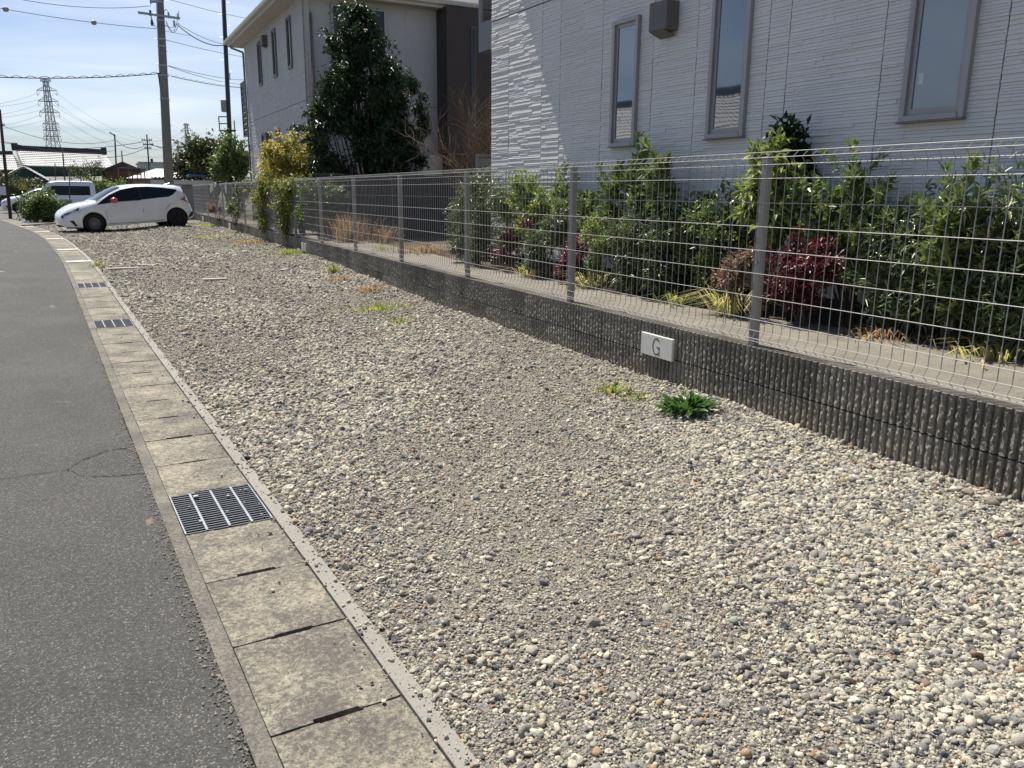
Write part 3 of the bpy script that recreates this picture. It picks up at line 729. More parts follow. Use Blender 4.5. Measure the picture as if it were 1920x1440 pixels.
# --- near house: its road-side wall is the local plane x = 0
ANG1 = radians(3.3)
h1 = empty('house', (5.63 * cos(ANG1), 5.63 * sin(ANG1), 0), ANG1)
setp(h1, 'pale house with stone-pattern siding and tall slit windows behind the shrub bed', 'house')
FAR1, NEAR1, BELT, SOFF = 10.41, -5.0, 3.74, 6.32
joints = [10.41, 9.92, 9.08, 8.66, 7.80, 6.915, 6.26, 5.355, 5.125, 4.205, 3.285, 2.37, 1.46, 0.55, -0.9, -2.8, -5.0]
MB().box(.0165, 8.0, NEAR1 + .01, FAR1 - .012, .30, SOFF).build('wall', MAT_JOINT, h1)
for i, (b, a) in enumerate(zip(joints[:-1], joints[1:])):
    for k, (za, zb) in enumerate(((.62, BELT - .008), (BELT + .008, SOFF))):
        if zb < SOFF - .1 or a > 0: link('siding_panel', siding(b - a - .010, za, zb, i * 2 + k), h1, (0, a + .005, 0))
MB().box(.004, .5, NEAR1, FAR1, .30, .615).build('foundation', MAT_MORTAR, h1)
ms = siding(7.9, .62, SOFF, 99, strip=.05); o = link('siding_panel', ms, h1, (.03, FAR1 - .002, 0)); o.rotation_euler.z = -pi / 2; o.location = (0.05, FAR1, 0)
for (ya, yb, za, zb) in ((7.128, 7.571, 1.963, 3.270), (5.55, 6.035, 1.973, 3.275), (3.49, 3.985, 1.987, 3.285), (0.9, 1.38, 1.98, 3.28)):
    fr = window(h1, ya, yb, za, zb)
for (yc, zc) in ((7.43, 2.20), (3.86, 2.245)):
    MB().box(-.0085, -.0082, yc - .02, yc + .02, zc, zc + .075).build('sticker', MAT_STICKER, h1)
vent(h1, 6.675, 3.165, .135)
roof(h1, 0, 8.0, NEAR1, FAR1, SOFF, .55)
# louvred balcony and yard screen beyond the far corner
louvre(h1, .30, 3.2, FAR1 + .9, FAR1 + .96, 3.9, 5.1, 'x', 7, 'balcony_screen'); 
bl = MB(); bl.box(.30, 3.2, FAR1 + .06, FAR1 + .96, 3.5, 3.9); bl.build('balcony_floor', MAT_LOUVRE, h1)
louvre(h1, .06, 1.4, FAR1 + .55, FAR1 + .60, .46, 2.02, 'x', 9, 'yard_screen')

# --- second house, further along
ANG2 = radians(1.0)
h2 = empty('house', (4.902, 21.572, 0), ANG2)
setp(h2, 'second pale house with wide eaves behind the dark evergreen tree', 'house')
L2, SOFF2 = 8.15, 6.20
MB().box(.0165, 5.6, .0165, L2 - .012, .30, SOFF2).build('wall', MAT_JOINT, h2)
MB().box(.004, 3.9, .004, L2, .25, .70).build('foundation', MAT_MORTAR, h2)
js = [0, .91, 1.82, 2.73, 3.64, 4.55, 5.46, 6.37, 7.28, L2]
for i, (a, b) in enumerate(zip(js[:-1], js[1:])):
    for k, (za, zb) in enumerate(((.72, 3.722), (3.738, SOFF2))):
        link('siding_panel', siding(b - a - .004, za, zb, 200 + i * 2 + k, strip=.036, mat=MAT_SIDING_SHADE), h2, (0, a + .002, 0))
jf = [0.02, .91, 1.82, 2.73, 3.60]
for i, (a, b) in enumerate(zip(jf[:-1], jf[1:])):
    for k, (za, zb) in enumerate(((.72, 3.722), (3.738, SOFF2))):
        o = link('siding_panel', siding(b - a - .004, za, zb, 300 + i * 2 + k, strip=.036, mat=MAT_SIDING_SHADE), h2); o.rotation_euler.z = pi / 2; o.location = (b - .002, 0, 0)
for yc in (1.45, 3.35, 5.55):
    window(h2, yc - .22, yc + .22, 4.665, 5.935, mats=(MAT_DARKFRAME, MAT_DARKGLASS), blind=True)
    window(h2, yc - .08, yc + .36, 1.975, 3.24, mats=(MAT_DARKFRAME, MAT_DARKGLASS), blind=True)
vent(h2, 4.45, 5.79, .14); vent(h2, 4.75, 3.06, .14)
# wide upstairs window in the wall that faces the garden
fw = empty('window_wall'); fw.parent = h2; fw.rotation_euler.z = pi / 2; fw.location = (0, 0, 0)
fr = MB(); xa, xb, za, zb = .72, 2.18, 4.75, 6.07
fr.box(xa, xa + .06, -.05, .004, za, zb); fr.box(xb - .06, xb, -.05, .004, za, zb); fr.box(xa + .06, xb - .06, -.05, .004, zb - .06, zb); fr.box(xa + .06, xb - .06, -.05, .004, za, za + .06)
bpy.data.objects.remove(fw); wf = fr.build('window', MAT_FRAME, h2); 
MB().box((xa + xb) / 2 - .03, (xa + xb) / 2 + .03, -.03, .003, za + .06, zb - .06).build('mullion', MAT_FRAME, wf)
for a, b in ((xa + .06, (xa + xb) / 2 - .03), ((xa + xb) / 2 + .03, xb - .06)): MB().box(a + .001, b - .001, -.014, -.008, za + .06, zb - .06).build('pane', MAT_DARKGLASS, wf)
MB().box(.05, .16, -.06, .0, .4, SOFF2).build('corner_duct', MAT_FASCIA, h2)
# dark brown stair block
MB().box(3.60, 7.4, -.70, 4.0, .35, SOFF2 + .0).build('brown_wall', MAT_BROWN, h2)
sw = MB().box(4.30, 4.42, -.74, -.70, 1.0, 5.75).build('slot_window', MAT_DARKFRAME, h2); MB().box(4.315, 4.405, -.745, -.7405, 1.02, 5.73).build('pane', MAT_DARKGLASS, sw)
MB().bbox(5.1, 5.3, -.78, -.70, 5.55, 5.78, .01).build('junction_box', MAT_FASCIA, h2)
roof(h2, 0, 7.4, 0, L2, SOFF2, .45)
MB().bbox(2.95, 3.55, -.45, -.05, .45, 2.45, .01).build('water_heater', MAT_FASCIA, h2)
downpipe(h2, -.05, L2 - .06, .45, 5.95, (-.40, L2 + .15, 6.12))
downpipe(h2, .20, -.05, .45, 5.80)
louvre(h2, -.05, .0, L2 + .03, L2 + .9, 3.3, 5.1, 'y', 9, 'balcony_screen')

# ------------------------------------------------------------------ dark board fence in the garden
MAT_BOARD = M('dark_board', (0.028, 0.030, 0.038), (0.02, 0.022, 0.028), scale=5, rough=0.6, rnd=.2)
bf = empty('board_fence', (5.4, 17.9, GARDEN)); setp(bf, 'dark upright board fence crossing the garden in front of the evergreen tree', 'fence')
bme = MB().bbox(-.058, .058, -.012, .012, .03, 1.38, .003).mesh('board', MAT_BOARD)
for k in range(42): link('board', bme, bf, (-1.15 + k * .122, 0, 0))
for z in (.3, 1.1): MB().box(-1.2, 3.95, .013, .06, z, z + .08).build('rail', MAT_BOARD, bf)
# ------------------------------------------------------------------ vehicles
def paint(name, c, rough=0.28):
    m, nt, b = new_mat(name); b.inputs['Base Color'].default_value = (*c, 1); b.inputs['Roughness'].default_value = rough
    b.inputs['Coat Weight'].default_value = 1.0; b.inputs['Coat Roughness'].default_value = 0.04
    pos = worldpos(nt); d = ramp(nt, noise(nt, pos, 3, 4), [(0.35, c), (0.7, tuple(x * .93 for x in c))]); nt.links.new(d, b.inputs['Base Color']); return m
MAT_CARWHITE = paint('white_car_paint', (0.74, 0.75, 0.77)); MAT_CARGLASS = glass_mat('car_glass', (0.006, 0.007, 0.009), 0.04, 0.18)
MAT_TYRE = M('tyre_rubber', (0.018, 0.018, 0.019), rough=0.85); MAT_RIMDARK = M('dark_rim', (0.03, 0.03, 0.032), rough=0.4, metal=0.5)
MAT_RIM = M('steel_rim', (0.13, 0.13, 0.132), rough=0.4, metal=0.5); MAT_BLACK = M('black_plastic', (0.02, 0.02, 0.021), rough=0.5)
MAT_RED = paint('red_mirror_paint', (0.42, 0.03, 0.035)); MAT_TAIL = paint('tail_lamp_red', (0.28, 0.012, 0.016)); MAT_LAMP = paint('lamp_clear', (0.55, 0.57, 0.6), .15)
MAT_HEAD = paint('head_lamp', (0.10, 0.105, 0.115), .1); MAT_CHROME = M('chrome', (0.6, 0.6, 0.62), rough=0.15, metal=1.0)

def vehicle(name, S, label, loc, rz=0.0, tilt=0.0, scale=1.0, group=None, detail=True):
    root = empty(name, loc); root.rotation_euler = (0, tilt, rz); root.scale = (scale,) * 3; setp(root, label, S['cat'], group)
    I = lambda key, x: float(np.interp(x, [p[0] for p in S[key]], [p[1] for p in S[key]]))
    xs = set(p[0] for k in ('top', 'belt', 'wtop', 'width') for p in S[k]); x0, x1 = S['top'][0][0], S['top'][-1][0]
    xs |= set(np.linspace(x0, x1, 40)); 
    for xw in S['axles']: xs |= set(xw + S['arch'] * np.sin(np.linspace(-pi / 2, pi / 2, 15)))
    for a, b in S['glass']: xs |= {a, b}
    xs = sorted(x for x in xs if x0 <= x <= x1); st = [xs[0]]
    for x in xs[1:]:
        if x - st[-1] > 0.006: st.append(x)
    rows = []
    for x in st:
        zt, wd = I('top', x), I('width', x); zb = I('bottom', x)
        for xw in S['axles']:
            if abs(x - xw) < S['arch']: zb = max(zb, S['wheel_r'] + sqrt(S['arch'] ** 2 - (x - xw) ** 2))
        zbel = min(I('belt', x), zt - .05); zb = min(zb, zbel - .02); zw = min(max(I('wtop', x), zbel + .006), zt - .025)
        th = max(0.0, min(1.0, (zt - zbel) / .45)); tum = 1 - S['tumble'] * th
        kw = (zw - zbel) / max(zt - zbel, .01)
        r = [(wd * .955, zb), (wd * .99, zb + (zbel - zb) * .22), (wd, zb + (zbel - zb) * .55), (wd * .985, zb + (zbel - zb) * .85), (wd * .962, zbel),
             (wd * (.962 + (tum - .04 - .962) * kw), zw), (wd * (tum - .055), zt - .022 - .02 * th), (wd * (tum - .16), zt - .004), (wd * .35, zt + .012 * th), (0, zt + .018 * th)]
        rows.append(r)
    def W(x, z):
        i = int(np.clip(np.searchsorted(st, x), 1, len(st) - 1)); t = (x - st[i - 1]) / (st[i] - st[i - 1])
        f = lambda r: float(np.interp(z, [p[1] for p in r], [p[0] for p in r])); return f(rows[i - 1]) * (1 - t) + f(rows[i]) * t
    J = len(rows[0]); parts = {}
    for i in range(len(st) - 1):
        xm = (st[i] + st[i + 1]) / 2
        for j in range(J - 1):
            nm = 'body'
            if j == 4 and rows[i][5][1] - rows[i][4][1] > .004:
                for k, (a, b) in enumerate(S['glass']):
                    if a <= xm <= b: nm = 'side_window%d' % k
                if nm == 'body' and S['glass'][0][0] < xm < S['glass'][-1][1]: nm = 'pillar_trim'
            if j >= 6 and S['screen'][0] < xm < S['screen'][1]: nm = 'windscreen'
            if j >= 6 and S['rear'][0] < xm < S['rear'][1]: nm = 'rear_window'
            for sd_ in (-1, 1):
                q = [(st[i], sd_ * rows[i][j][0], rows[i][j][1]), (st[i + 1], sd_ * rows[i + 1][j][0], rows[i + 1][j][1]), (st[i + 1], sd_ * rows[i + 1][j + 1][0], rows[i + 1][j + 1][1]), (st[i], sd_ * rows[i][j + 1][0], rows[i][j + 1][1])]
                key = nm + ('L' if sd_ < 0 else 'R') if nm.startswith('side') else nm
                parts.setdefault(key, MB()).face(q if sd_ < 0 else q[::-1])
    for i, rev in ((0, False), (len(st) - 1, True)):
        loop = [(st[i], -p[0], p[1]) for p in rows[i]] + [(st[i], p[0], p[1]) for p in rows[i][::-1][1:]]
        parts['body'].face(loop[::-1] if not rev else loop)
    fl = MB(); fl.box(x0 + .12, x1 - .12, -.60 * S['width'][3][1], .60 * S['width'][3][1], S['floor'], S['floor'] + .2); fl.build('underbody', MAT_BLACK, root)
    for k, mb in parts.items():
        nm = 'side_window' if k.startswith('side') else k
        mat = MAT_CARGLASS if ('window' in k or 'screen' in k) else MAT_BLACK if k == 'pillar_trim' else MAT_CARWHITE
        me = mb.mesh(nm, mat); bm = bmesh.new(); bm.from_mesh(me); bmesh.ops.remove_doubles(bm, verts=bm.verts[:], dist=1e-4); bmesh.ops.recalc_face_normals(bm, faces=bm.faces[:]); bm.to_mesh(me); bm.free(); me.shade_smooth()
        link(nm, me, root)
    def patch(nm, poly, mat, off=.008, sides=(-1, 1), parent=root):
        for sd_ in sides:
            mb = MB(); P = []
            for k in range(len(poly)):
                a, b = poly[k], poly[(k + 1) % len(poly)]
                for t in (0, .5): P.append((a[0] + (b[0] - a[0]) * t, a[1] + (b[1] - a[1]) * t))
            c = (sum(p[0] for p in P) / len(P), sum(p[1] for p in P) / len(P))
            n = len(P); V = [(x, sd_ * (W(x, z) + off), z) for x, z in P] + [(c[0], sd_ * (W(*c) + off), c[1])] + [(x, sd_ * (W(x, z) - .03), z) for x, z in P]
            Fs = [(k, (k + 1) % n, n) for k in range(n)] + [(k, n + 1 + k, n + 1 + (k + 1) % n, (k + 1) % n) for k in range(n)]
            mb.arr(V, Fs); mb.build(nm, mat, parent, fix=True)
    def seam(pts, w=.013, mat=MAT_BLACK, nm='door_seam'):
        for sd_ in (-1, 1):
            mb = MB()
            for a, b in zip(pts[:-1], pts[1:]):
                d = Vector((b[0] - a[0], b[1] - a[1])); d.normalize(); nx, nz = -d.y * w / 2, d.x * w / 2
                mb.face([(p[0] + s * nx, sd_ * (W(p[0], p[1]) + .003), p[1] + s * nz) for p, s in ((a, -1), (b, -1), (b, 1), (a, 1))])
            mb.build(nm, mat, root)
    # wheels
    R, tw = S['wheel_r'], .185; half = S['width'][3][1] - .012
    tyre = MB().lathe([(R * .60, 0), (R * .66, -.006), (R * .92, -.004), (R * .985, .02), (R, .05), (R, tw - .05), (R * .985, tw - .02), (R * .92, tw + .004), (R * .6, tw)], axis='Y', n=32).mesh('wheel', MAT_TYRE, True)
    def rim(style):
        r = MB(); r.lathe([(R * .66, .0), (R * .62, .012), (R * .58, .05), (R * .3, .052), (.0, .052)], axis='Y', n=28)
        if style == 'steel':
            r.lathe([(R * .42, .03), (R * .30, .008), (R * .16, .004), (0, .002)], axis='Y', n=24)
            for k in range(8):
                t = 2 * pi * k / 8; r.lathe([(R * .07, .010), (R * .06, -.004), (0, -.004)], (R * .36 * cos(t), .0, R * .36 * sin(t)), 'Y', 8)
        else:
            for k in range(5):
                t = 2 * pi * k / 5; r.bar((R * .1 * cos(t), .012, R * .1 * sin(t)), (R * .6 * cos(t), .010, R * .6 * sin(t)), .03, .055, up=(0, 1, 0))
            r.lathe([(R * .2, .03), (R * .14, -.002), (0, -.004)], axis='Y', n=14)
        return r
    for ai, xw in enumerate(S['axles']):
        sty = S['rims'][ai]; rme = rim(sty).mesh('rim', MAT_RIM if sty == 'steel' else MAT_RIMDARK)
        for sd_ in (-1, 1):
            wv = link('wheel', tyre, root, (xw, sd_ * half, R)); wv.rotation_euler.z = 0 if sd_ < 0 else pi
            link('rim', rme, wv)
            ar = MB(); ar.lathe([(S['arch'] - .004, .02), (S['arch'] - .004, .22), (0, .22)], axis='Y', n=24)
            a = ar.build('wheel_arch', MAT_BLACK, root, loc=(xw, sd_ * half, R)); a.rotation_euler.z = 0 if sd_ < 0 else pi
    for spec in S.get('patches', []): patch(*spec)
    for pts in S.get('seams', []): seam(pts)
    if 'mirror' in S:
        x, z, mat = S['mirror']
        for sd_ in (-1, 1):
            mb = MB(); mb.lathe([(.001, -.11), (.055, -.10), (.078, -.05), (.082, .02), (.07, .08), (.04, .105), (.001, .11)], axis='Y', n=14)
            mb.v = [(p[0] * 1.5, p[1], p[2] * 1.15) for p in mb.v]
            o = mb.build('mirror', mat, root, True, loc=(x, sd_ * (W(x, z) + .13), z)); 
            MB().bar((x + .0 - x, -sd_ * .13, -.05), (0, sd_ * .0, -.04), .05, .04).build('mirror_foot', MAT_BLACK, o)
    for (x, z) in S.get('handles', []):
        for sd_ in (-1, 1): MB().bbox(x - .085, x + .085, -.012 + sd_ * (W(x, z) + .012), .012 + sd_ * (W(x, z) + .012), z - .014, z + .014, .006).build('door_handle', MAT_CARWHITE, root)
    return root, W

HATCH = dict(cat='car', wheel_r=.31, arch=.355, axles=(0.0, 2.6), tumble=.25, floor=.22, rims=('steel', 'dark'),
    top=[(-.89, .60), (-.85, .66), (-.79, .73), (-.62, .83), (-.37, .93), (-.12, .975), (.116, 1.01), (.35, 1.13), (.564, 1.245), (.77, 1.345), (.953, 1.41), (1.15, 1.445), (1.4, 1.465), (1.8, 1.46), (2.35, 1.42), (2.75, 1.375), (2.90, 1.335), (2.95, 1.22), (3.07, .99), (3.13, .80), (3.20, .60), (3.23, .52)],
    belt=[(-.89, .50), (-.5, .72), (0, .85), (.135, .885), (.81, .95), (1.51, .972), (2.4, 1.025), (2.55, 1.08), (2.70, 1.20), (2.9, 1.1), (3.23, .40)],
    wtop=[(-.89, .5), (.135, .885), (.35, 1.035), (.587, 1.18), (.973, 1.325), (1.41, 1.39), (1.8, 1.385), (2.21, 1.345), (2.70, 1.255), (2.72, 1.2), (3.23, .4)],
    width=[(-.89, .52), (-.82, .66), (-.6, .785), (-.3, .835), (.2, .845), (1.5, .848), (2.5, .84), (2.85, .80), (3.1, .73), (3.23, .62)],
    bottom=[(-.89, .30), (-.8, .20), (-.36, .17), (.36, .195), (1.2, .20), (2.2, .215), (2.95, .24), (3.1, .27), (3.23, .34)],
    glass=[(.135, .50), (.53, 1.50), (1.57, 2.70)], screen=(.15, .97), rear=(2.93, 3.06),
    seams=[[(.40, .40), (.37, .62), (.405, .90)], [(1.545, .25), (1.53, .62), (1.535, .965)], [(2.27, .62), (2.42, .80), (2.44, 1.02)], [(.42, .27), (1.545, .255)], [(1.56, .255), (2.16, .27)], [(-.62, .62), (-.36, .70), (.05, .87), (.3, .905)]],
    patches=[('headlight', [(-.80, .655), (-.45, .80), (-.36, .835), (-.40, .74), (-.62, .66), (-.78, .60)], MAT_HEAD), ('headlight_lens', [(-.66, .69), (-.50, .755), (-.52, .70), (-.64, .655)], MAT_LAMP, .012),
             ('fog_vent', [(-.70, .44), (-.60, .44), (-.50, .26), (-.58, .26)], MAT_BLACK), ('tail_light', [(2.78, .92), (2.96, 1.00), (3.05, .98), (3.12, .76), (2.99, .83)], MAT_TAIL, .035), ('tail_light', [(2.97, 1.0), (2.95, 1.17), (3.04, 1.0)], MAT_TAIL, .03), ('tail_lens', [(2.92, .93), (3.03, .93), (3.05, .86), (2.97, .87)], MAT_LAMP, .045),
             ('bumper_insert', [(2.98, .28), (3.17, .36), (3.21, .44), (3.19, .52), (3.06, .42)], MAT_BLACK, .03), ('lip', [(-.80, .205), (-.79, .24), (-.37, .205), (-.37, .175)], MAT_BLACK), ('grille', [(-.885, .58), (-.80, .65), (-.79, .60), (-.87, .50)], MAT_BLACK),
             ('window_trim', [(.62, .935), (1.50, .972), (1.50, .955), (.62, .92)], MAT_CHROME), ('fuel_flap', [(2.58, .86), (2.70, .86), (2.70, .74), (2.58, .74)], MAT_CARWHITE, .003), ('badge', [(.50, .43), (.70, .43), (.70, .41), (.50, .41)], MAT_CHROME)],
    mirror=(.66, 1.0, MAT_RED), handles=[(1.33, .86), (2.20, .90)])
car, W = vehicle('car', HATCH, 'white hatchback with red door mirror parked across the gravel against the wall', (-.409, 29.08, .150), radians(12.6), -math.atan(.140 / 2.476), .957)
MB().tube([(2.55, 0, 1.40), (2.62, 0, 1.42), (2.75, 0, 1.47)], [.03, .025, .008], 6).build('fin_antenna', MAT_CARWHITE, car)
MB().bar((2.70, 0, 1.385), (2.98, 0, 1.345), 1.10, .035).build('spoiler', MAT_CARWHITE, car)
wp = MB(); wp.bar((3.0, .1, 1.05), (3.14, .1, 1.0), .05, .03); wp.bar((3.13, .1, .86), (3.15, .1, 1.12), .03, .02); wp.build('rear_wiper', MAT_CHROME, car)

VAN = dict(cat='van', wheel_r=.28, arch=.33, axles=(0.0, 2.45), tumble=.14, floor=.22, rims=('steel', 'steel'),
    top=[(-.50, .72), (-.46, .90), (-.30, 1.06), (-.05, 1.16), (.12, 1.28), (.35, 1.56), (.50, 1.74), (.62, 1.82), (.9, 1.86), (1.6, 1.88), (2.6, 1.87), (2.78, 1.84), (2.86, 1.70), (2.90, 1.1), (2.93, .5)],
    belt=[(-.50, .6), (0, 1.0), (.15, 1.06), (.8, 1.07), (2.86, 1.08), (2.93, .45)],
    wtop=[(-.50, .6), (.15, 1.07), (.42, 1.42), (.58, 1.60), (2.70, 1.60), (2.78, 1.5), (2.93, .46)],
    width=[(-.50, .58), (-.4, .68), (-.1, .73), (.5, .735), (2.6, .735), (2.85, .71), (2.93, .66)],
    bottom=[(-.5, .3), (-.3, .22), (2.7, .24), (2.93, .34)],
    glass=[(.20, .82), (.95, 1.72), (1.86, 2.60)], screen=(.10, .55), rear=(2.79, 2.87),
    seams=[[(.30, .4), (.26, .9), (.30, 1.05)], [(.89, .3), (.88, 1.06), (.88, 1.62)], [(1.79, .3), (1.79, 1.65)]],
    patches=[('headlight', [(-.46, .80), (-.26, .98), (-.22, .88), (-.42, .72)], MAT_LAMP), ('tail_light', [(2.82, .78), (2.89, .78), (2.87, 1.2), (2.82, 1.2)], MAT_TAIL), ('bumper_insert', [(-.49, .45), (-.3, .40), (-.3, .36), (-.48, .38)], MAT_BLACK)],
    mirror=(.36, 1.16, MAT_CARWHITE), handles=[(.76, .95), (1.05, .95)])
def ground_at(px, Y): v = at(px, 400, Y); return Vector((v.x, v.y, rise(Y)))
p = at(80, 400, 54.0)
vehicle('van', VAN, 'small white van with dark side windows parked beyond the leafy roadside bush', (p.x - .1, p.y, rise(54)), radians(6), 0, 1.0)
H2 = dict(HATCH); H2['mirror'] = (.66, 1.0, MAT_CARWHITE); H2['rims'] = ('steel', 'steel')
p = at(36, 400, 57.5)
vehicle('car', H2, 'white compact car parked alongside the small van, its nose sticking out', (p.x, p.y, rise(57.5) + .02), radians(6), 0, .98)
# ------------------------------------------------------------------ foliage
G1 = [(0.0, (0.012, 0.026, 0.010)), (0.6, (0.024, 0.048, 0.016)), (1.0, (0.045, 0.075, 0.022))]
LM = dict(
    evergreen=leaf_mat('evergreen_leaf', [(0, (0.014, 0.035, 0.014)), (.7, (0.032, 0.067, 0.025)), (1, (0.065, 0.113, 0.036))], .40, .18, spec=.35, val=.95, warm=(1.1, 1, 1)),
    yellow=leaf_mat('yellow_leaf', [(0, (0.145, 0.189, 0.029)), (.5, (0.348, 0.319, 0.051)), (.85, (0.522, 0.392, 0.072)), (1, (0.493, 0.290, 0.102))], .45, .45, val=1.0, warm=(1, 1, 1)),
    creeper=leaf_mat('creeper_leaf', [(0, (0.07, 0.11, 0.02)), (.5, (0.15, 0.18, 0.035)), (1, (0.34, 0.29, 0.07))], .42, .35, spec=.3, val=1.0, warm=(1, 1, 1)),
    bright=leaf_mat('bright_leaf', [(0, (0.058, 0.116, 0.023)), (.6, (0.123, 0.203, 0.041)), (1, (0.246, 0.290, 0.065))], .42, .30, spec=.3, val=1.4),
    mid=leaf_mat('mid_green_leaf', [(0, (0.036, 0.072, 0.022)), (.6, (0.072, 0.128, 0.035)), (1, (0.145, 0.189, 0.051))], .36, .22, spec=.38, val=1.5),
    rosette=leaf_mat('rosette_leaf', [(0, (0.041, 0.084, 0.026)), (.5, (0.080, 0.145, 0.041)), (1, (0.174, 0.232, 0.072))], .33, .22, spec=.42, val=1.5),
    nandina=leaf_mat('nandina_leaf', [(0, (0.029, 0.058, 0.026)), (.6, (0.061, 0.104, 0.043)), (.93, (0.123, 0.160, 0.065)), (1, (0.232, 0.145, 0.072))], .33, .20, spec=.42, val=1.5),
    red=leaf_mat('red_leaf', [(0, (0.06, 0.008, 0.012)), (.6, (0.15, 0.016, 0.024)), (.9, (0.24, 0.03, 0.03)), (1, (0.10, 0.10, 0.03))], .42, .25, sat=.88, val=.8, warm=(1, 1, 1)),
    rust=leaf_mat('rust_leaf', [(0, (0.174, 0.072, 0.036)), (.6, (0.319, 0.160, 0.072)), (1, (0.145, 0.160, 0.043))], .5, .35, sat=.75, val=.75, warm=(1, 1, 1)),
    dry=leaf_mat('dry_grass', [(0, (0.20, 0.12, 0.06)), (.5, (0.33, 0.21, 0.11)), (1, (0.44, 0.34, 0.19))], .7, .3, val=1.0, warm=(1, 1, 1)),
    straw=leaf_mat('straw_grass', [(0, (0.406, 0.348, 0.116)), (.6, (0.609, 0.522, 0.189)), (1, (0.435, 0.464, 0.116))], .6, .4, val=.9, warm=(1, 1, 1)),
    grass=leaf_mat('weed_grass', [(0, (0.072, 0.145, 0.029)), (.6, (0.145, 0.232, 0.043)), (1, (0.319, 0.290, 0.087))], .5, .35),
    weed=leaf_mat('weed_leaf', [(0, (0.065, 0.174, 0.029)), (1, (0.109, 0.246, 0.043))], .35, .35, spec=.3, val=.62, warm=(1.1, 1, 1)),
    far=leaf_mat('far_tree_leaf', [(0, (0.032, 0.052, 0.020)), (.6, (0.061, 0.090, 0.029)), (1, (0.123, 0.138, 0.043))], .5, .2))
MAT_BARK = M('bark', (0.09, 0.07, 0.05), (0.05, 0.04, 0.03), scale=20, rough=0.95, bscale=40)
MAT_TWIG = M('bare_twig', (0.20, 0.135, 0.085), (0.12, 0.08, 0.055), scale=12, rough=0.8)

def blob_points(blobs, n, shell=.24, seed=0, clump=.78):
    rg = np.random.default_rng(seed); w = np.array([b[3] * b[4] * b[5] for b in blobs]) ** .72; w /= w.sum()
    idx = rg.choice(len(blobs), n, p=w); B = np.array([b[:6] for b in blobs])[idx]
    d = rg.normal(size=(n, 3)); d /= np.linalg.norm(d, axis=1)[:, None]
    lump = 1 + .17 * np.sin(d[:, 0] * 5.1 + B[:, 0] * 9) * np.sin(d[:, 1] * 4.3 + B[:, 2] * 7) + .13 * np.sin(d[:, 2] * 7.7 + B[:, 1] * 5 + d[:, 0] * 3)
    r = np.clip(1 - np.abs(rg.normal(0, shell, n)), .08, 1) * lump
    P = B[:, :3] + d * B[:, 3:6] * r[:, None]
    for bi in range(len(blobs)):                                  # gather twigs into sprays with gaps between them
        w_ = np.where(idx == bi)[0]
        if len(w_) < 12: continue
        m = max(3, int(len(w_) / 11)); cen = P[w_[:m]].copy(); pick = rg.integers(0, m, len(w_)); q = cen[pick] + (P[w_] - B[w_, :3]) * rg.uniform(.12, .34, (len(w_), 1)); sel = rg.random(len(w_)) < clump
        P[w_[sel]] = q[sel]
    N = d / B[:, 3:6]; N /= np.linalg.norm(N, axis=1)[:, None]
    return P, N, rg
def leaf_mesh(name, P, N, rg, k, L, Wd, mat, droop=.3, up=.2, wild=.7, tw=.08, fold=.25, zmin=None):
    """k leaves about every twig point, each a folded kite"""
    n = len(P); P = np.repeat(P, k, 0); N = np.repeat(N, k, 0); m = n * k
    twd = np.repeat(rg.uniform(0, 1, n), k)
    d = N * .8 + rg.normal(size=(m, 3)) * wild; d[:, 2] += up - droop * rg.uniform(.3, 1.4, m); d /= np.linalg.norm(d, axis=1)[:, None]
    base = P + rg.normal(size=(m, 3)) * tw * .5 + N * (rg.uniform(-1, .4, m) * tw)[:, None]
    if zmin is not None: base[:, 2] = np.maximum(base[:, 2], zmin + rg.uniform(0, .05, m))
    ln = L * rg.uniform(.6, 1.25, m); wd = Wd * rg.uniform(.7, 1.2, m)
    s = np.cross(d, np.array([0, 0, 1.0]) + rg.normal(size=(m, 3)) * .5); s /= np.linalg.norm(s, axis=1)[:, None] + 1e-9; nn = np.cross(s, d)
    mid = base + d * (ln * .42)[:, None]; tip = base + d * ln[:, None]; tip[:, 2] -= ln * droop * .35
    a = mid + s * (wd * .5)[:, None] + nn * (wd * fold)[:, None]; b = mid - s * (wd * .5)[:, None] + nn * (wd * fold)[:, None]
    V = np.stack([base, a, tip, b], 1).reshape(-1, 3); i = np.arange(m) * 4
    F_ = np.concatenate([np.stack([i, i + 1, i + 2], 1), np.stack([i, i + 2, i + 3], 1)])
    rv = np.clip(twd * .55 + rg.uniform(0, .45, m), 0, 1)
    return np_mesh(name, V, F_, mat, False, np.repeat(rv, 4))
STY = dict(
    evergreen=dict(k=7, L=.115, Wd=.044, droop=.75, up=.1, wild=.6, tw=.10), yellow=dict(k=6, L=.095, Wd=.038, droop=.6, up=.2, wild=.7, tw=.09),
    bright=dict(k=6, L=.075, Wd=.036, droop=.1, up=.5, wild=.7, tw=.05), mid=dict(k=6, L=.075, Wd=.038, droop=.25, up=.3, wild=.8, tw=.06),
    rosette=dict(k=9, L=.085, Wd=.031, droop=.05, up=.45, wild=.62, tw=.02), nandina=dict(k=9, L=.085, Wd=.019, droop=.45, up=.15, wild=.65, tw=.075),
    red=dict(k=10, L=.045, Wd=.02, droop=.3, up=.25, wild=.8, tw=.05), rust=dict(k=10, L=.045, Wd=.019, droop=.3, up=.25, wild=.8, tw=.05),
    small=dict(k=8, L=.042, Wd=.022, droop=.1, up=.3, wild=.9, tw=.06), far=dict(k=5, L=.22, Wd=.12, droop=.2, up=.2, wild=1.0, tw=.25), broad=dict(k=7, L=.105, Wd=.038, droop=.5, up=.25, wild=.65, tw=.04, shoot=2.2))
SEED = [0]
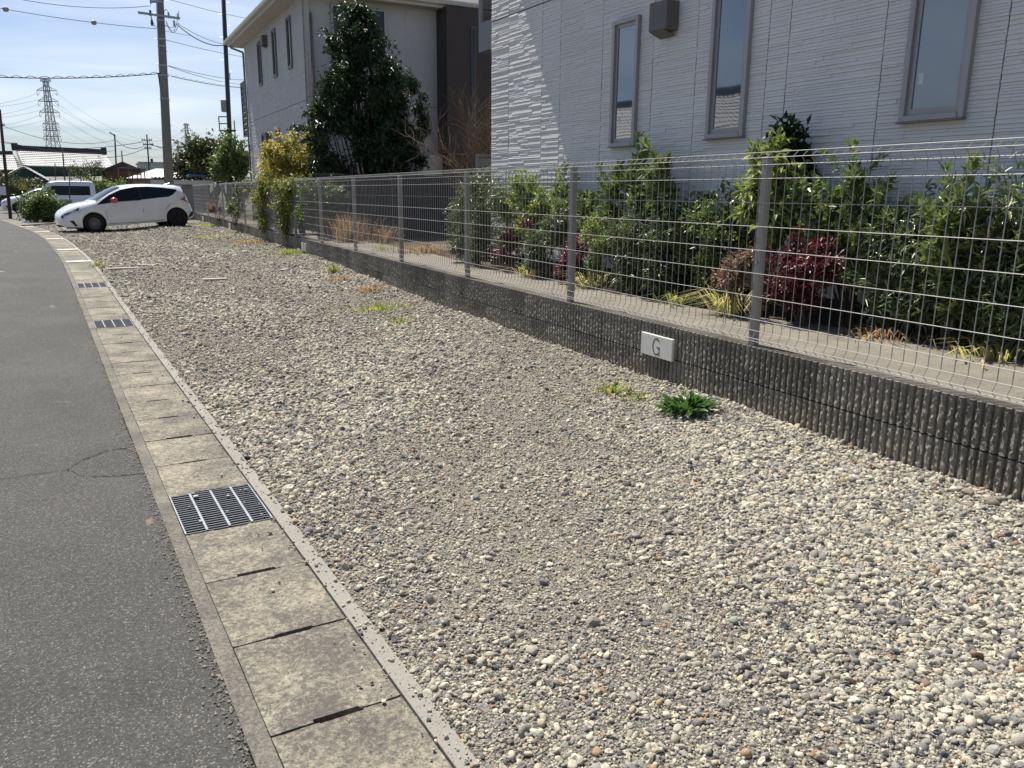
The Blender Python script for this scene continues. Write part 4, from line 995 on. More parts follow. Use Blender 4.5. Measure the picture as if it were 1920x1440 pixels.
def plant(name, label, cat, base, blobs, sty, mat, n, group=None, stems=None, sr=.012, over=None, part='foliage', zmin=None):
    """a plant: foliage + stems; blobs (x, y, z, rx, ry, rz) in world space"""
    SEED[0] += 1; root = empty(name, base); setp(root, label, cat, group); b0 = Vector(base)
    lb = [(b[0] - b0.x, b[1] - b0.y, b[2] - b0.z) + tuple(b[3:6]) for b in blobs]
    P, N, rg = blob_points(lb, n, seed=SEED[0]); kw = dict(STY[sty]); kw.update(over or {})
    ns = max(4, n // 11); cand = rg.choice(np.where((N[:, 2] > -.1))[0], ns); sl = kw['L'] * rg.uniform(1.0, kw.pop('shoot', 4.2), ns)      # shoots that break the outline
    dr = N[cand] * .7 + np.array([0, 0, .75 - kw['droop'] * .6]) + rg.normal(size=(ns, 3)) * .25; dr /= np.linalg.norm(dr, axis=1)[:, None]
    sp = [P]; sn = [N]
    for j in range(1, 5): sp.append(P[cand] + dr * (sl * j / 4)[:, None]); sn.append(dr)
    P = np.concatenate(sp); N = np.concatenate(sn)
    me = leaf_mesh(part, P, N, rg, mat=LM[mat], zmin=zmin, **kw); link(part, me, root)
    st = MB(); rd = random.Random(SEED[0]); tgt = []
    for b in lb:
        for _ in range(stems or 2): tgt.append(Vector(b[:3]) + Vector((rd.uniform(-.6, .6) * b[3], rd.uniform(-.6, .6) * b[4], rd.uniform(.0, .7) * b[5])))
    for t in tgt:
        o = Vector((rd.uniform(-1, 1), rd.uniform(-1, 1), 0)) * sr * 4; mid = o.lerp(t, .5) + Vector((rd.uniform(-1, 1), rd.uniform(-1, 1), 0)) * .06 * t.length
        st.tube([o - Vector((0, 0, .05)), o.lerp(mid, .5), mid, t], [sr, sr * .8, sr * .6, sr * .2], 5)
    st.build('trunk' if part == 'crown' else 'stems', MAT_BARK, root); return root
def pb(lst, Y, dep=.8):
    """blobs given by photograph position and half-size, at world distance Y"""
    out = []
    for q in lst:
        cx, cy, rx, ry = q[:4]; yy = Y + (q[4] if len(q) > 4 else 0); k = mpp(cx, yy); c = at(cx, cy, yy)
        out.append((c.x, c.y, c.z, rx * k * .97, max(rx, 12) * k * dep, ry * k))
    return out
def blades(name, label, cat, c, n, h, spread, mat, group=None, lean=.5, w=.006, parent_kind=None):
    """tuft of curved grass blades"""
    SEED[0] += 1; rg = np.random.default_rng(SEED[0]); V = []; Fs = []; at_ = []
    for k in range(n):
        t = rg.uniform(0, 6.283); rr = abs(rg.normal(0, .45)); r0 = spread * rr; d = np.array([cos(t), sin(t), 0]); b = np.array([cos(t) * r0, sin(t) * r0, -.01]); s = np.array([-sin(t + .6), cos(t + .6), 0]) * w * rg.uniform(.6, 1.3)
        L = h * rg.uniform(.5, 1.15); ln = lean * rg.uniform(.3, 1.5); m_ = b + d * L * ln * .35 + np.array([0, 0, L * .62]); tp = b + d * L * ln + np.array([0, 0, L * (1 - .42 * ln)])
        i = len(V); V += [b - s, b + s, m_ + s * .8, m_ - s * .8, tp]; Fs += [(i, i + 1, i + 2), (i, i + 2, i + 3), (i + 3, i + 2, i + 4)]; at_ += [rg.uniform()] * 5
    me = np_mesh(name, V, Fs, LM[mat], False, at_); o = link(name, me); o.location = c; return setp(o, label, cat, group, 'stuff' if spread >= .3 else None)

# --- trees and bushes beyond the fence
b = at(700, 340, 19.3)
rdt = random.Random(21); tb = []; OY = [22, 55, 90, 130, 180, 230, 280, 335]; OL = [662, 645, 628, 612, 596, 587, 585, 592]; OR_ = [676, 706, 738, 755, 764, 770, 776, 786]
for k in range(64):
    py = 30 + 300 * rdt.random() ** .85; a_, c_ = float(np.interp(py, OY, OL)), float(np.interp(py, OY, OR_)); rr_ = min(rdt.uniform(13, 25), (c_ - a_) * .42); px_ = rdt.uniform(a_ + rr_ * .8, c_ - rr_ * .8); hw_ = (c_ - a_) / 2
    dz = sqrt(max(.05, 1 - ((px_ - (a_ + c_) / 2) / hw_) ** 2)) * hw_ * mpp(px_, 19.3) * .8; tb.append((px_, py, rr_, rr_ * rdt.uniform(1.1, 1.9), rdt.uniform(-1, 1) * dz))
tb += [(668, 40, 10, 24), (655, 58, 8, 18), (788, 200, 8, 26), (796, 240, 9, 34), (784, 285, 14, 34), (774, 165, 7, 14), (590, 225, 8, 36), (598, 285, 11, 40), (762, 140, 8, 20)]
plant('evergreen_tree', 'tall dark glossy evergreen tree in front of the second house', 'tree', (b.x, b.y, GARDEN), pb(tb, 19.3, 1.0), 'evergreen', 'evergreen', 4600, stems=1, sr=.028, part='crown')
b = at(560, 340, 20.3)
plant('yellow_leaved_bush', 'bush with sunlit yellow leaves rising above the wire fence', 'bush', (b.x, b.y, GARDEN), pb([(557, 258, 13, 22), (523, 270, 16, 22), (525, 298, 32, 26), (560, 302, 44, 26), (592, 293, 24, 20), (545, 328, 52, 20), (580, 320, 34, 20)], 20.3), 'yellow', 'yellow', 950, sr=.02, over=dict(Wd=.036))
b = on_x(512, 400, 3.74); cbl = []
for cx, cy, rx, ry in [(500, 350, 16, 18), (495, 382, 14, 28), (500, 418, 11, 20), (530, 365, 16, 24), (537, 402, 13, 26), (547, 372, 9, 24), (536, 432, 8, 12), (515, 343, 26, 10), (486, 378, 9, 16), (548, 345, 14, 12)]:
    c = on_x(cx, cy, 3.72 + .10 * random.random()); k = (c - Vector((0, 0, CAM_H))).dot(FW) / F_PX; cbl.append((c.x, c.y, c.z, .16, rx * k * 2.0, ry * k))
plant('creeping_bush', 'yellow-green leafy creeper growing through the wire fence over the wall', 'bush', (3.9, b.y, WALL_TOP), cbl, 'yellow', 'creeper', 1000, sr=.01, over=dict(L=.085, Wd=.036, droop=.6))
b = at(600, 420, 17.6)
plant('garden_bush', 'grey-green leafy bush seen through the mesh beside the board fence', 'bush', (b.x, b.y, GARDEN), pb([(585, 370, 26, 24), (615, 362, 26, 20), (640, 385, 12, 18), (605, 395, 26, 18), (575, 400, 20, 26)], 17.6), 'mid', 'mid', 520, sr=.012, over=dict(L=.07))
b = at(440, 410, 27)
plant('garden_bush', 'dull green bush behind the far stretch of mesh fence', 'bush', (b.x, b.y, GARDEN), pb([(450, 370, 14, 16), (440, 395, 12, 14), (470, 360, 12, 20)], 26.5), 'mid', 'mid', 200, over=dict(L=.09))
b = at(410, 400, 31)
plant('garden_bush', 'rusty low bush behind the fence close to the parked hatchback', 'bush', (b.x, b.y, GARDEN), pb([(405, 392, 16, 9), (440, 398, 10, 8)], 31), 'rust', 'rust', 110, over=dict(L=.09))
# bare twiggy shrub against the brown wall
b = at(908, 335, 14.3); br = empty('bare_shrub', (b.x, b.y, GARDEN)); setp(br, 'leafless brown twiggy shrub against the dark stair wall', 'shrub')
tw = MB(); rd = random.Random(5)
def grow(p, d, L, r, lev):
    n = 4; pts = [p]; q = p.copy(); dd = d.copy()
    for k in range(n):
        dd = (dd + Vector((rd.gauss(0, .16), rd.gauss(0, .16), rd.gauss(.05, .12)))).normalized(); q = q + dd * (L / n); pts.append(q.copy())
    tw.tube(pts, [r * (1 - .6 * i / n) for i in range(n + 1)], 4, cap=False)
    if lev:
        for k in range(rd.randint(3, 5)):
            i = rd.randint(1, n); nd = (dd + Vector((rd.gauss(-.03, .42), rd.gauss(0, .45), rd.gauss(.2, .4)))).normalized(); grow(pts[i], nd, L * rd.uniform(.5, .8), r * .58, lev - 1)
for k in range(11): grow(Vector((rd.uniform(-.12, .12), rd.uniform(-.12, .12), -.05)), Vector((rd.uniform(-.26, .3), rd.uniform(-.25, .25), 1)).normalized(), rd.uniform(1.1, 1.75), .018, 3)
tw.build('twigs', MAT_TWIG, br)
# dry garden grass
b = at(655, 447, 16.3); blades('dry_grass_clump', 'orange-brown dry grass clump beside the board fence', 'grass', (b.x, b.y, GARDEN), 420, .62, .55, 'dry', lean=.35, w=.007)
b = at(690, 447, 16.0); blades('dry_grass_clump', 'smaller rusty tuft standing next to the orange dry grass', 'grass', (b.x + .35, b.y, GARDEN), 160, .45, .4, 'dry', lean=.5)
b = at(800, 468, 13.0); blades('straw_grass_patch', 'straw-coloured grass patch where the garden path meets the dark bush', 'grass', (b.x, b.y, GARDEN), 700, .20, .75, 'dry', lean=.9)
b = at(715, 478, 13.6); blades('grass_tuft', 'thin green tuft growing on the path beside the fence', 'grass', (b.x, b.y, GARDEN), 60, .2, .25, 'grass', lean=.7, w=.004)

# --- shrub bed in front of the near house: (name, label, category, [(px, py, half w, half h)], X plane, style, material, n)
def bed(name, label, lst, X, sty, mat, n, **kw):
    cx = sum(q[0] for q in lst) / len(lst); cy = sum(q[1] for q in lst) / len(lst); Y = on_x(cx, cy, X).y; bl = []
    for (px, py, rx, ry) in lst:
        c = on_x(px, py, X); k = (c - Vector((0, 0, CAM_H))).dot(FW) / F_PX; ex = rx * k * .95; bl.append((c.x, c.y, c.z, max(ex * .62, .12), ex * .92, ry * k))
    low = min(bl, key=lambda q: q[2]); return plant(name, label, kw.pop('cat', 'shrub'), (X + .05, on_x(cx, cy, X).y, GARDEN), bl, sty, mat, n, zmin=-.0, **kw)
bed('nandina_shrub', 'drooping grey-green feathery shrub at the far end of the bed by the straw grass', [(880, 385, 42, 38), (858, 430, 32, 40), (905, 440, 36, 45), (925, 375, 24, 34), (895, 350, 22, 16), (870, 470, 24, 18)], 4.62, 'nandina', 'nandina', 405)
bed('leafy_shrub', 'upright bright green shrub under the sunlit corner of siding', [(985, 355, 30, 32), (960, 390, 28, 40), (1010, 390, 22, 34), (990, 430, 36, 34), (950, 455, 18, 28)], 4.85, 'bright', 'bright', 436)
bed('red_nandina', 'small dark red shrub between green ones beside the second post', [(955, 462, 18, 18), (985, 425, 14, 10), (948, 482, 10, 12)], 4.66, 'red', 'red', 90)
bed('nandina_shrub', 'pale feathery shrub in front of the bright green hedge clump', [(1010, 470, 26, 26), (1035, 430, 26, 22), (1000, 495, 20, 14)], 4.66, 'nandina', 'nandina', 163)
bed('broadleaf_shrub', 'yellowish green broad-leaved shrub topping the bed behind the third post', [(1060, 372, 28, 22), (1095, 380, 30, 22), (1060, 410, 30, 30), (1095, 425, 34, 34), (1050, 450, 22, 24)], 4.92, 'bright', 'bright', 374, over=dict(L=.07, Wd=.034))
bed('rosette_shrub', 'tall shrub with whorled narrow leaves under the first slit window', [(1195, 340, 34, 30), (1240, 335, 26, 28), (1160, 365, 32, 32), (1215, 385, 44, 34), (1255, 370, 20, 28), (1150, 400, 22, 22)], 4.95, 'rosette', 'rosette', 374)
bed('small_leaf_shrub', 'sparse olive-green small-leaved shrub in front of the whorled-leaf shrub', [(1112, 430, 18, 26), (1135, 455, 20, 24), (1120, 485, 18, 20)], 4.72, 'small', 'bright', 187)
bed('red_nandina', 'wine-red shrub hugging the foot of the third fence post', [(1072, 478, 20, 22), (1060, 495, 14, 16), (1085, 465, 10, 20)], 4.62, 'red', 'red', 110)
bed('nandina_shrub', 'large feathery shrub arching over the path between third and fourth posts', [(1190, 440, 48, 36), (1160, 475, 36, 34), (1225, 480, 46, 42), (1250, 430, 26, 26), (1180, 515, 32, 24), (1245, 520, 26, 28)], 4.78, 'nandina', 'nandina', 436)
bed('small_leaf_shrub', 'light green small-leaved shrub just left of the wine-red bush row'.replace('left of', 'before'), [(1330, 410, 34, 26), (1345, 450, 32, 34), (1325, 500, 30, 40), (1350, 540, 26, 26), (1300, 440, 20, 28), (1290, 480, 20, 40)], 4.95, 'small', 'mid', 483)
bed('leafy_shrub', 'dark green shrub filling the gap below the second slit window', [(1300, 400, 34, 26), (1270, 440, 28, 34), (1275, 500, 26, 40), (1380, 420, 26, 40), (1390, 480, 26, 40)], 5.12, 'mid', 'mid', 327)
bed('sapling', 'tall sapling with long yellow-green leaves rising above the fence top', [(1440, 310, 26, 26), (1420, 355, 28, 30), (1450, 365, 26, 36), (1408, 395, 16, 16), (1446, 410, 24, 26), (1470, 320, 16, 22)], 4.92, 'broad', 'bright', 260, cat='tree')
bed('sapling', 'dark-leaved sapling behind the yellow-green one, reaching highest in the bed', [(1487, 290, 28, 24), (1500, 330, 24, 34), (1490, 380, 26, 34)], 5.22, 'broad', 'evergreen', 200, cat='tree', over=dict(L=.11))
bed('leafy_shrub', 'glossy green shrub at the foot of the saplings', [(1480, 410, 36, 32), (1510, 390, 26, 34), (1450, 440, 26, 22), (1530, 430, 26, 34)], 5.02, 'mid', 'rosette', 327, over=dict(L=.055))
bed('rust_nandina', 'small rust-coloured shrub next to the wine-red bush', [(1382, 508, 20, 20), (1372, 530, 18, 18), (1395, 490, 10, 10)], 4.66, 'rust', 'rust', 110)
bed('red_nandina', 'big crimson bush behind the fence post nearest the letter sign', [(1490, 480, 34, 26), (1470, 515, 34, 30), (1520, 505, 40, 30), (1475, 550, 30, 24), (1545, 520, 20, 16), (1505, 560, 34, 26)], 4.76, 'red', 'red', 420)
bed('rosette_shrub', 'sunlit whorled-leaf shrub beyond the crimson bush under the third slit window', [(1600, 350, 26, 24), (1570, 390, 28, 28), (1620, 395, 30, 30), (1590, 440, 44, 36), (1635, 440, 30, 36), (1560, 460, 24, 34), (1600, 500, 40, 40)], 5.10, 'rosette', 'rosette', 436, over=dict(L=.08, Wd=.026))
bed('nandina_shrub', 'feathery green shrub between the whorled-leaf shrubs above the dry grass', [(1690, 430, 40, 36), (1670, 490, 40, 40), (1720, 480, 40, 40), (1680, 550, 40, 40), (1650, 585, 26, 24), (1730, 560, 36, 40)], 5.08, 'nandina', 'nandina', 405, over=dict(L=.085, Wd=.019))
bed('rosette_shrub', 'broad whorled-leaf shrub rising between two feathery shrubs near the wall joint', [(1800, 420, 36, 30), (1770, 470, 30, 36), (1790, 530, 36, 36), (1830, 450, 26, 30), (1800, 580, 30, 24)], 5.05, 'rosette', 'rosette', 249, over=dict(L=.10, Wd=.03))
bed('nandina_shrub', 'dark spreading feathery shrub at the near end of the bed', [(1870, 430, 40, 36), (1860, 500, 44, 44), (1905, 470, 44, 50), (1860, 570, 50, 44), (1910, 560, 50, 50), (1900, 620, 50, 28), (1990, 500, 60, 90)], 5.12, 'nandina', 'nandina', 499, over=dict(L=.10, Wd=.02))
for px, py, X, n, h, sp, mt, lb in ((1368, 572, 4.68, 130, .34, .16, 'straw', 'pale yellow strap-leaved clump spilling on the path by the crimson bush'), (1110, 525, 4.66, 120, .28, .22, 'straw', 'yellow strap-leaved clump spilling on the path by the wine-red shrub'), (1000, 505, 4.66, 90, .2, .25, 'straw', 'thin yellow strap leaves at the foot of the pale feathery shrub'), (1655, 628, 4.98, 260, .13, .35, 'dry', 'dry brown grass edging the path below the feathery shrub'), (1880, 655, 5.05, 160, .16, .4, 'straw', 'yellow-green grass edging the path at the near end of the bed'), (1275, 545, 4.72, 80, .2, .2, 'grass', 'green blades at the path edge under the arching feathery shrub')):
    c = on_x(px, py, X); blades('strap_leaf_clump', lb, 'grass', (X, c.y, GARDEN), n, h, sp, mt, lean=1.15, w=.007)

# --- weeds in the gravel
MAT_W = LM['weed']
root = empty('leafy_weed', (3.42, 4.16, float(lot_z(3.42, 4.16)))); setp(root, 'lush green rosette weed growing in the gravel below the letter sign', 'weed')
rd = random.Random(3)
def weed_leaf(L, Wd):
    pts = []; n = 6; V = []; Fs = []
    for k in range(n + 1):
        t = k / n; w = Wd * (sin(pi * min(1, t * .92 + .06)) ** .8) * .5 * (1 + .18 * (-1) ** k); z = L * (.62 * t - .5 * t * t); V += [(L * t, -w, z + w * .35), (L * t, 0, z), (L * t, w, z + w * .35)]
    for k in range(n):
        a = k * 3; Fs += [(a, a + 3, a + 4, a + 1), (a + 1, a + 4, a + 5, a + 2)]
    return np_mesh('leaf', V, Fs, MAT_W, True, [rd.random()] * len(V))
WL = [weed_leaf(.12, .036), weed_leaf(.10, .03), weed_leaf(.135, .032), weed_leaf(.075, .026)]
for k in range(150):
    t = rd.uniform(0, 2 * pi); r = rd.uniform(0, .14); o = link('leaf', WL[k % 4], root, (r * cos(t) * 1.2, r * sin(t), rd.uniform(-.005, .035))); o.rotation_euler = (rd.uniform(-.4, .4), -rd.uniform(-.25, .95), t + rd.uniform(-.6, .6))
for px, py, n, h, sp, mt, lb in ((1150, 735, 110, .10, .16, 'grass', 'low green weeds in the gravel beside the leafy rosette weed'), (1200, 747, 80, .07, .14, 'grass', 'flat patch of small grass next to the leafy rosette weed'), (715, 580, 320, .10, .5, 'grass', 'thin greenish grass patch in the gravel by the wall'), (750, 605, 200, .08, .4, 'grass', 'sparse grass blades spreading from the thin gravel patch'), (700, 545, 330, .11, .32, 'dry', 'reddish dry weeds lying against the wall base'), (625, 512, 90, .22, .14, 'grass', 'pale upright tuft sprouting at the wall base'), (640, 525, 260, .10, .3, 'dry', 'dry weed litter around the upright pale tuft'), (550, 476, 300, .16, .6, 'grass', 'green tuft at the wall below the second sign'), (480, 455, 420, .13, 1.2, 'dry', 'straw weeds strung along the wall base before the hatchback'), (187, 500, 120, .12, .3, 'grass', 'yellowish tuft at the gutter edge beside the white lines'), (385, 425, 420, .14, 1.2, 'grass', 'weedy green strip behind the hatchback bumper'), (395, 445, 380, .10, 1.0, 'grass', 'faint grass patch in gravel near the hatchback rear wheel')):
    d = ray(px, py); z = 0.0
    for _ in range(20):
        q = d * ((z - CAM_H) / d.z); z = float(lot_z(q.x, q.y))
    blades('weed_tuft', lb, 'weed', (min(q.x, 3.72), q.y, z), n, h, sp, mt, lean=.9, w=.004 + .00025 * q.y)
blades('weed_tuft', 'tiny green moss tuft in the joint between asphalt and gutter', 'weed', (xg(2.0) - .065, 1.98, .004), 30, .02, .02, 'weed', lean=.8, w=.002)

# --- far vegetation
b = at(80, 414, 40); 
plant('roadside_bush', 'rounded green bush with pinkish tips by the road bend beside the hatchback', 'bush', (b.x, b.y, rise(40)), pb([(80, 383, 26, 20), (60, 398, 20, 14), (100, 396, 20, 16), (78, 402, 34, 12), (118, 400, 10, 10), (85, 372, 16, 10)], 40), 'mid', 'mid', 700, over=dict(L=.15, Wd=.06, tw=.12))
b = at(435, 335, 44)
plant('leafy_tree', 'sunlit green tree growing beside the dark steel pole', 'tree', (b.x, b.y, rise(44)), pb([(432, 266, 11, 12), (430, 292, 20, 20), (418, 312, 17, 20), (448, 312, 17, 20), (432, 330, 30, 14), (455, 302, 14, 20), (430, 318, 30, 20)], 44), 'far', 'mid', 640, part='crown', sr=.09, over=dict(L=.20, Wd=.10, tw=.2, shoot=5))
b = at(385, 335, 64)
plant('round_tree', 'large dark rounded tree behind the corrugated shed', 'tree', (b.x, b.y, rise(64)), pb([(362, 300, 28, 26), (392, 292, 30, 26), (345, 314, 20, 20), (385, 320, 50, 20), (420, 295, 26, 26), (378, 280, 18, 12), (445, 305, 22, 26)], 64), 'far', 'far', 1500, part='crown', sr=.15, over=dict(L=.30, Wd=.16))
b = at(340, 335, 80)
plant('round_tree', 'lighter green tree at the edge of the dark rounded one', 'tree', (b.x, b.y, 0), pb([(330, 322, 9, 12), (336, 312, 8, 10)], 80), 'far', 'mid', 120, part='crown', sr=.1)
b = at(162, 335, 63)
plant('garden_pine', 'cloud-pruned garden tree with tiered pads before the green house', 'tree', (b.x, b.y, 0), pb([(172, 313, 14, 4), (150, 320, 12, 4), (165, 329, 18, 4), (143, 330, 12, 3), (182, 320, 8, 3)], 63), 'far', 'far', 190, part='crown', sr=.06, over=dict(L=.16, Wd=.06))
for i, (px, w) in enumerate(((160, 15), (182, 15), (203, 15), (224, 14))):
    b = at(px, 372, 62)
    plant('clipped_hedge', 'rounded clipped hedge bush in the row behind the small van', 'hedge', (b.x, b.y, 0), pb([(px, 356, w, 15), (px + 6, 362, w, 12)], 62), 'far', 'bright', 150, group='clipped hedge row behind the van', over=dict(L=.14, Wd=.07))
b = at(20, 372, 66)
plant('dark_hedge', 'dark hedge behind the notice board', 'hedge', (b.x, b.y, 0), pb([(10, 368, 22, 16), (45, 365, 26, 14), (30, 350, 30, 10), (75, 355, 20, 16)], 66), 'far', 'far', 420, over=dict(L=.2))

# --- scraps and rocks lying on the gravel
MAT_SCRAP = M('pale_scrap_wood', (0.55, 0.53, 0.47), (0.42, 0.40, 0.35), scale=12, rough=0.8)
def on_lot(px, py):
    d = ray(px, py); z = 0.0
    for _ in range(20):
        q = d * ((z - CAM_H) / d.z); z = float(lot_z(q.x, q.y))
    return Vector((q.x, q.y, z))
for px, py, L, rz_, lb in ((230, 505.5, .55, .5, 'pale slat of scrap wood lying on the gravel near the gutter'), (284, 499, .42, .1, 'short pale slat lying on the gravel towards the hatchback'), (403, 526, .40, .25, 'pale broken slat lying alone in mid gravel'), (533, 508, .22, .9, 'tiny pale wood chip on the gravel near the wall')):
    q = on_lot(px, py); o = MB().bbox(-L / 2, L / 2, -.03, .03, 0, .022, .004).build('scrap_slat', MAT_SCRAP); o.location = (q.x, q.y, q.z + .012); o.rotation_euler = (.05, .03, rz_); setp(o, lb, 'wood scrap')
def rock(px, py, r, seed, lb, mat):
    bm = bmesh.new(); bmesh.ops.create_icosphere(bm, subdivisions=3, radius=1.0); rg = np.random.default_rng(seed); D = rg.normal(size=(9, 3)); D /= np.linalg.norm(D, axis=1)[:, None]
    for v in bm.verts:
        n = np.array(v.co); s_ = 1.0
        for d_ in D:
            t = n @ d_
            if t > .6: s_ -= .45 * (t - .6)
        v.co = Vector(n * s_ * (1 + .02 * rg.normal()) * np.array([1.15, .85, .62]) * r)
    me = bpy.data.meshes.new('rock'); bm.to_mesh(me); bm.free(); me.materials.append(mat); q = on_lot(px, py); o = link('rock', me); o.location = (min(q.x, 3.70), q.y, q.z + r * .28); o.rotation_euler.z = seed; setp(o, lb, 'rock')
MAT_ROCK1 = M('rock_brown', (0.26, 0.225, 0.17), (0.14, 0.12, 0.095), scale=40, rough=.9, bscale=90); MAT_ROCK2 = M('rock_grey', (0.17, 0.175, 0.185), (0.25, 0.25, 0.25), scale=40, rough=.8, bscale=90)
for a in ((1812, 928, .036, 3, 'brownish rock lying against the near foot of the block wall', MAT_ROCK1), (1857, 945, .034, 5, 'mossy brown rock half buried at the wall beside another', MAT_ROCK1), (1520, 1183, .018, 8, 'dark grey stone standing out alone in the gravel', MAT_ROCK2), (1200, 905, .02, 9, 'bluish stone showing in the gravel ahead of the grate', MAT_ROCK2), (1606, 1075, .024, 4, 'flat dark stone on a sandy spot of gravel', MAT_ROCK2), (1000, 690, .03, 12, 'grey lump on the gravel between wall and gutter', MAT_ROCK2)): rock(*a)
for i, (u, v, r) in enumerate(((.30, .42, .012), (.18, .30, .008), (.66, .36, .008), (.90, .40, .010), (.22, .10, .008), (.55, .16, .007))):
    p, d, rr = gutter_frame(3.49 + v); q = p + rr * (u * LID_W); bm = bmesh.new(); bmesh.ops.create_icosphere(bm, subdivisions=2, radius=r)
    for v_ in bm.verts: v_.co.z *= .6; v_.co *= 1 + random.uniform(-.12, .12)
    me = bpy.data.meshes.new('grate_pebble'); bm.to_mesh(me); bm.free(); me.materials.append(MAT_ROCK2 if i % 2 else MAT_SCRAP); o = link('grate_pebble', me); o.location = (q.x, q.y, .0125 + r * .5); setp(o, 'little pebble resting on the bars of the drain grate by the cracked asphalt', 'pebble', 'pebbles resting on the drain grate')
# ------------------------------------------------------------------ poles, wires, pylons
MAT_CONC_POLE = M('concrete_pole', (0.21, 0.205, 0.20), (0.15, 0.147, 0.143), scale=3, rough=0.8, bscale=40, sc3=(1, 1, .2))
MAT_STEELPOLE = M('dark_steel_pole', (0.055, 0.058, 0.065), rough=0.5, metal=0.3); MAT_BROWNPOLE = M('brown_pole', (0.06, 0.042, 0.035), rough=0.7)
MAT_CABLE = M('cable_black', (0.02, 0.02, 0.022), rough=0.6); MAT_PYLON = M('pylon_steel', (0.24, 0.26, 0.29), rough=0.5, metal=0.4)
MAT_CERAMIC = M('insulator', (0.5, 0.5, 0.48), rough=0.3); MAT_GREYBOX = M('grey_box', (0.30, 0.31, 0.31), rough=0.5)
def pole(name, label, p0, p1, r0, r1, mat, group=None, n=12):
    p0 = Vector(p0); root = empty(name, p0); setp(root, label, 'utility pole', group); d = Vector(p1) - p0
    MB().tube([Vector((0, 0, -.3)), d * .5, d], [r0, (r0 + r1) / 2, r1], n).build('shaft', mat, root, True); return root, d
def steps(root, d, r0, r1, z0, z1, gap=.46, L=.17, ang=0.0):
    k = 0; z = z0; me = MB().tube([(0, 0, 0), (L, 0, 0)], .010, 4).mesh('step_bolt', MAT_STEEL)
    while z < z1:
        t = z / d.z; r = r0 + (r1 - r0) * t; a = ang + (pi if k % 2 else 0)
        o = link('step_bolt', me, root, (d.x * t + cos(a) * r * .9, d.y * t + sin(a) * r * .9, z), a); z += gap; k += 1
VA = -YAW                                                   # direction across the view, for arms seen broadside
a0 = at(316.5, 345, 36); b0 = at(299.5, 0, 36); up_ = (b0 - a0) / (b0.z - a0.z)
base = a0 + up_ * (rise(36) - a0.z); top = a0 + up_ * (11.2 - a0.z)
main, dm = pole('utility_pole', 'tall grey concrete utility pole rising behind the white hatchback', base, top, .19, .125, MAT_CONC_POLE, n=16)
steps(main, dm, .19, .125, 2.0, 8.6, ang=VA)
def on_main(py, dx=0.0, dy=0.0):
    z = at(316, py, 36).z; return (z - base.z) / dm.z * dm + Vector((cos(VA) * dx, sin(VA) * dx + dy, 0))
k36 = mpp(300, 36)
def bands(root, f, lst):
    for py, r in lst:
        c = f(py); MB().lathe([(r, -.03), (r + .012, -.03), (r + .012, .03), (r, .03)], c, 'Z', 16).build('band', MAT_STEEL, root)
bands(main, on_main, [(40, .142), (75, .148), (88, .15), (142, .158), (186, .165), (124, .155)])
arm = MB(); arm.bar(on_main(32, -.86, -.17) + Vector((0, 0, .10)), on_main(32, .72, -.17) - Vector((0, 0, .10)), .08, .08); arm.bar(on_main(6, -.38, -.14), on_main(6, .05, -.14), .09, .09); arm.bar(on_main(11, -.36, -.14), on_main(-30, -.36, -.14), .05, .05); arm.build('cross_arm', MAT_STEEL, main)
for dx, py in ((-.40, 27), (.66, 33), (.30, 31), (-.36, 45), (.50, 46)):
    MB().lathe([(.02, -.12), (.05, -.10), (.03, -.06), (.055, -.03), (.03, .01), (.05, .05), (.02, .10)], on_main(py, dx, -.17), 'Z', 8).build('insulator', MAT_BROWNPOLE if dx < 0 else MAT_CERAMIC, main)
rd = random.Random(11)
def loop_wire(a, b, sag, r=.010, root=main, nm='jumper_wire'):
    pts = []
    for t in np.linspace(0, 1, 9): pts.append(a.lerp(b, t) - Vector((0, 0, sag * 4 * t * (1 - t))))
    MB().tube(pts, r, 4).build(nm, MAT_CABLE, root)
for a, b, s in (((45, .18), (46, .68), .35), ((42, .2), (33, .66), .45), ((36, -.36), (46, -.10), .25), ((30, -.4), (52, -.30), .05), ((30, .1), (33, .34), -.2), ((50, .16), (46, .66), .12), ((46, -.42), (34, -.36), .1), ((33, .66), (24, .70), .0)):
    loop_wire(on_main(a[0], a[1], -.17), on_main(b[0], b[1], -.2), s)
cd = MB(); cd.tube([on_main(138, -.2, -.1), on_main(186, -.12, -.1)], .028, 6); cd.build('conduit', MAT_STEELPOLE, main)

s0 = at(430.5, 250, 46); s1 = at(419, 0, 46); upv = (s1 - s0) / (s1.z - s0.z); sb = s0 + upv * (rise(46) - s0.z); st_ = s0 + upv * (13.5 - s0.z)
steel, ds = pole('steel_pole', 'slim dark steel pole with platform and equipment box beside the second house', sb, st_, .125, .10, MAT_STEELPOLE)
steps(steel, ds, .12, .10, 5.2, 12, .55, .2, VA)
def on_steel(py, dx=0.0, dy=0.0):
    z = at(425, py, 46).z; return (z - sb.z) / ds.z * ds + Vector((cos(VA) * dx, sin(VA) * dx + dy, 0))
MB().bbox(-.16, .10, -.14, .14, -.30, .30, .02).build('equipment_box', MAT_GREYBOX, steel, loc=on_steel(199, -.20, -.1), rz=VA)
pf = MB()
for a, b in (((245, -.55), (245, .28)), ((219, -.55), (219, -.05)), ((219, -.55), (246, -.52)), ((232, -.54), (232, -.05)), ((246, -.5), (258, -.28)), ((226, .25), (262, .28))): pf.bar(on_steel(a[0], a[1], -.1), on_steel(b[0], b[1], -.1), .05, .05)
pf.bar(on_steel(245, -.55, -.45), on_steel(245, .28, -.45), .05, .05); pf.bar(on_steel(245, -.13, -.28), on_steel(245.5, -.13, .2), .80, .03, up=(0, 0, 1)); pf.build('platform', MAT_STEELPOLE, steel)
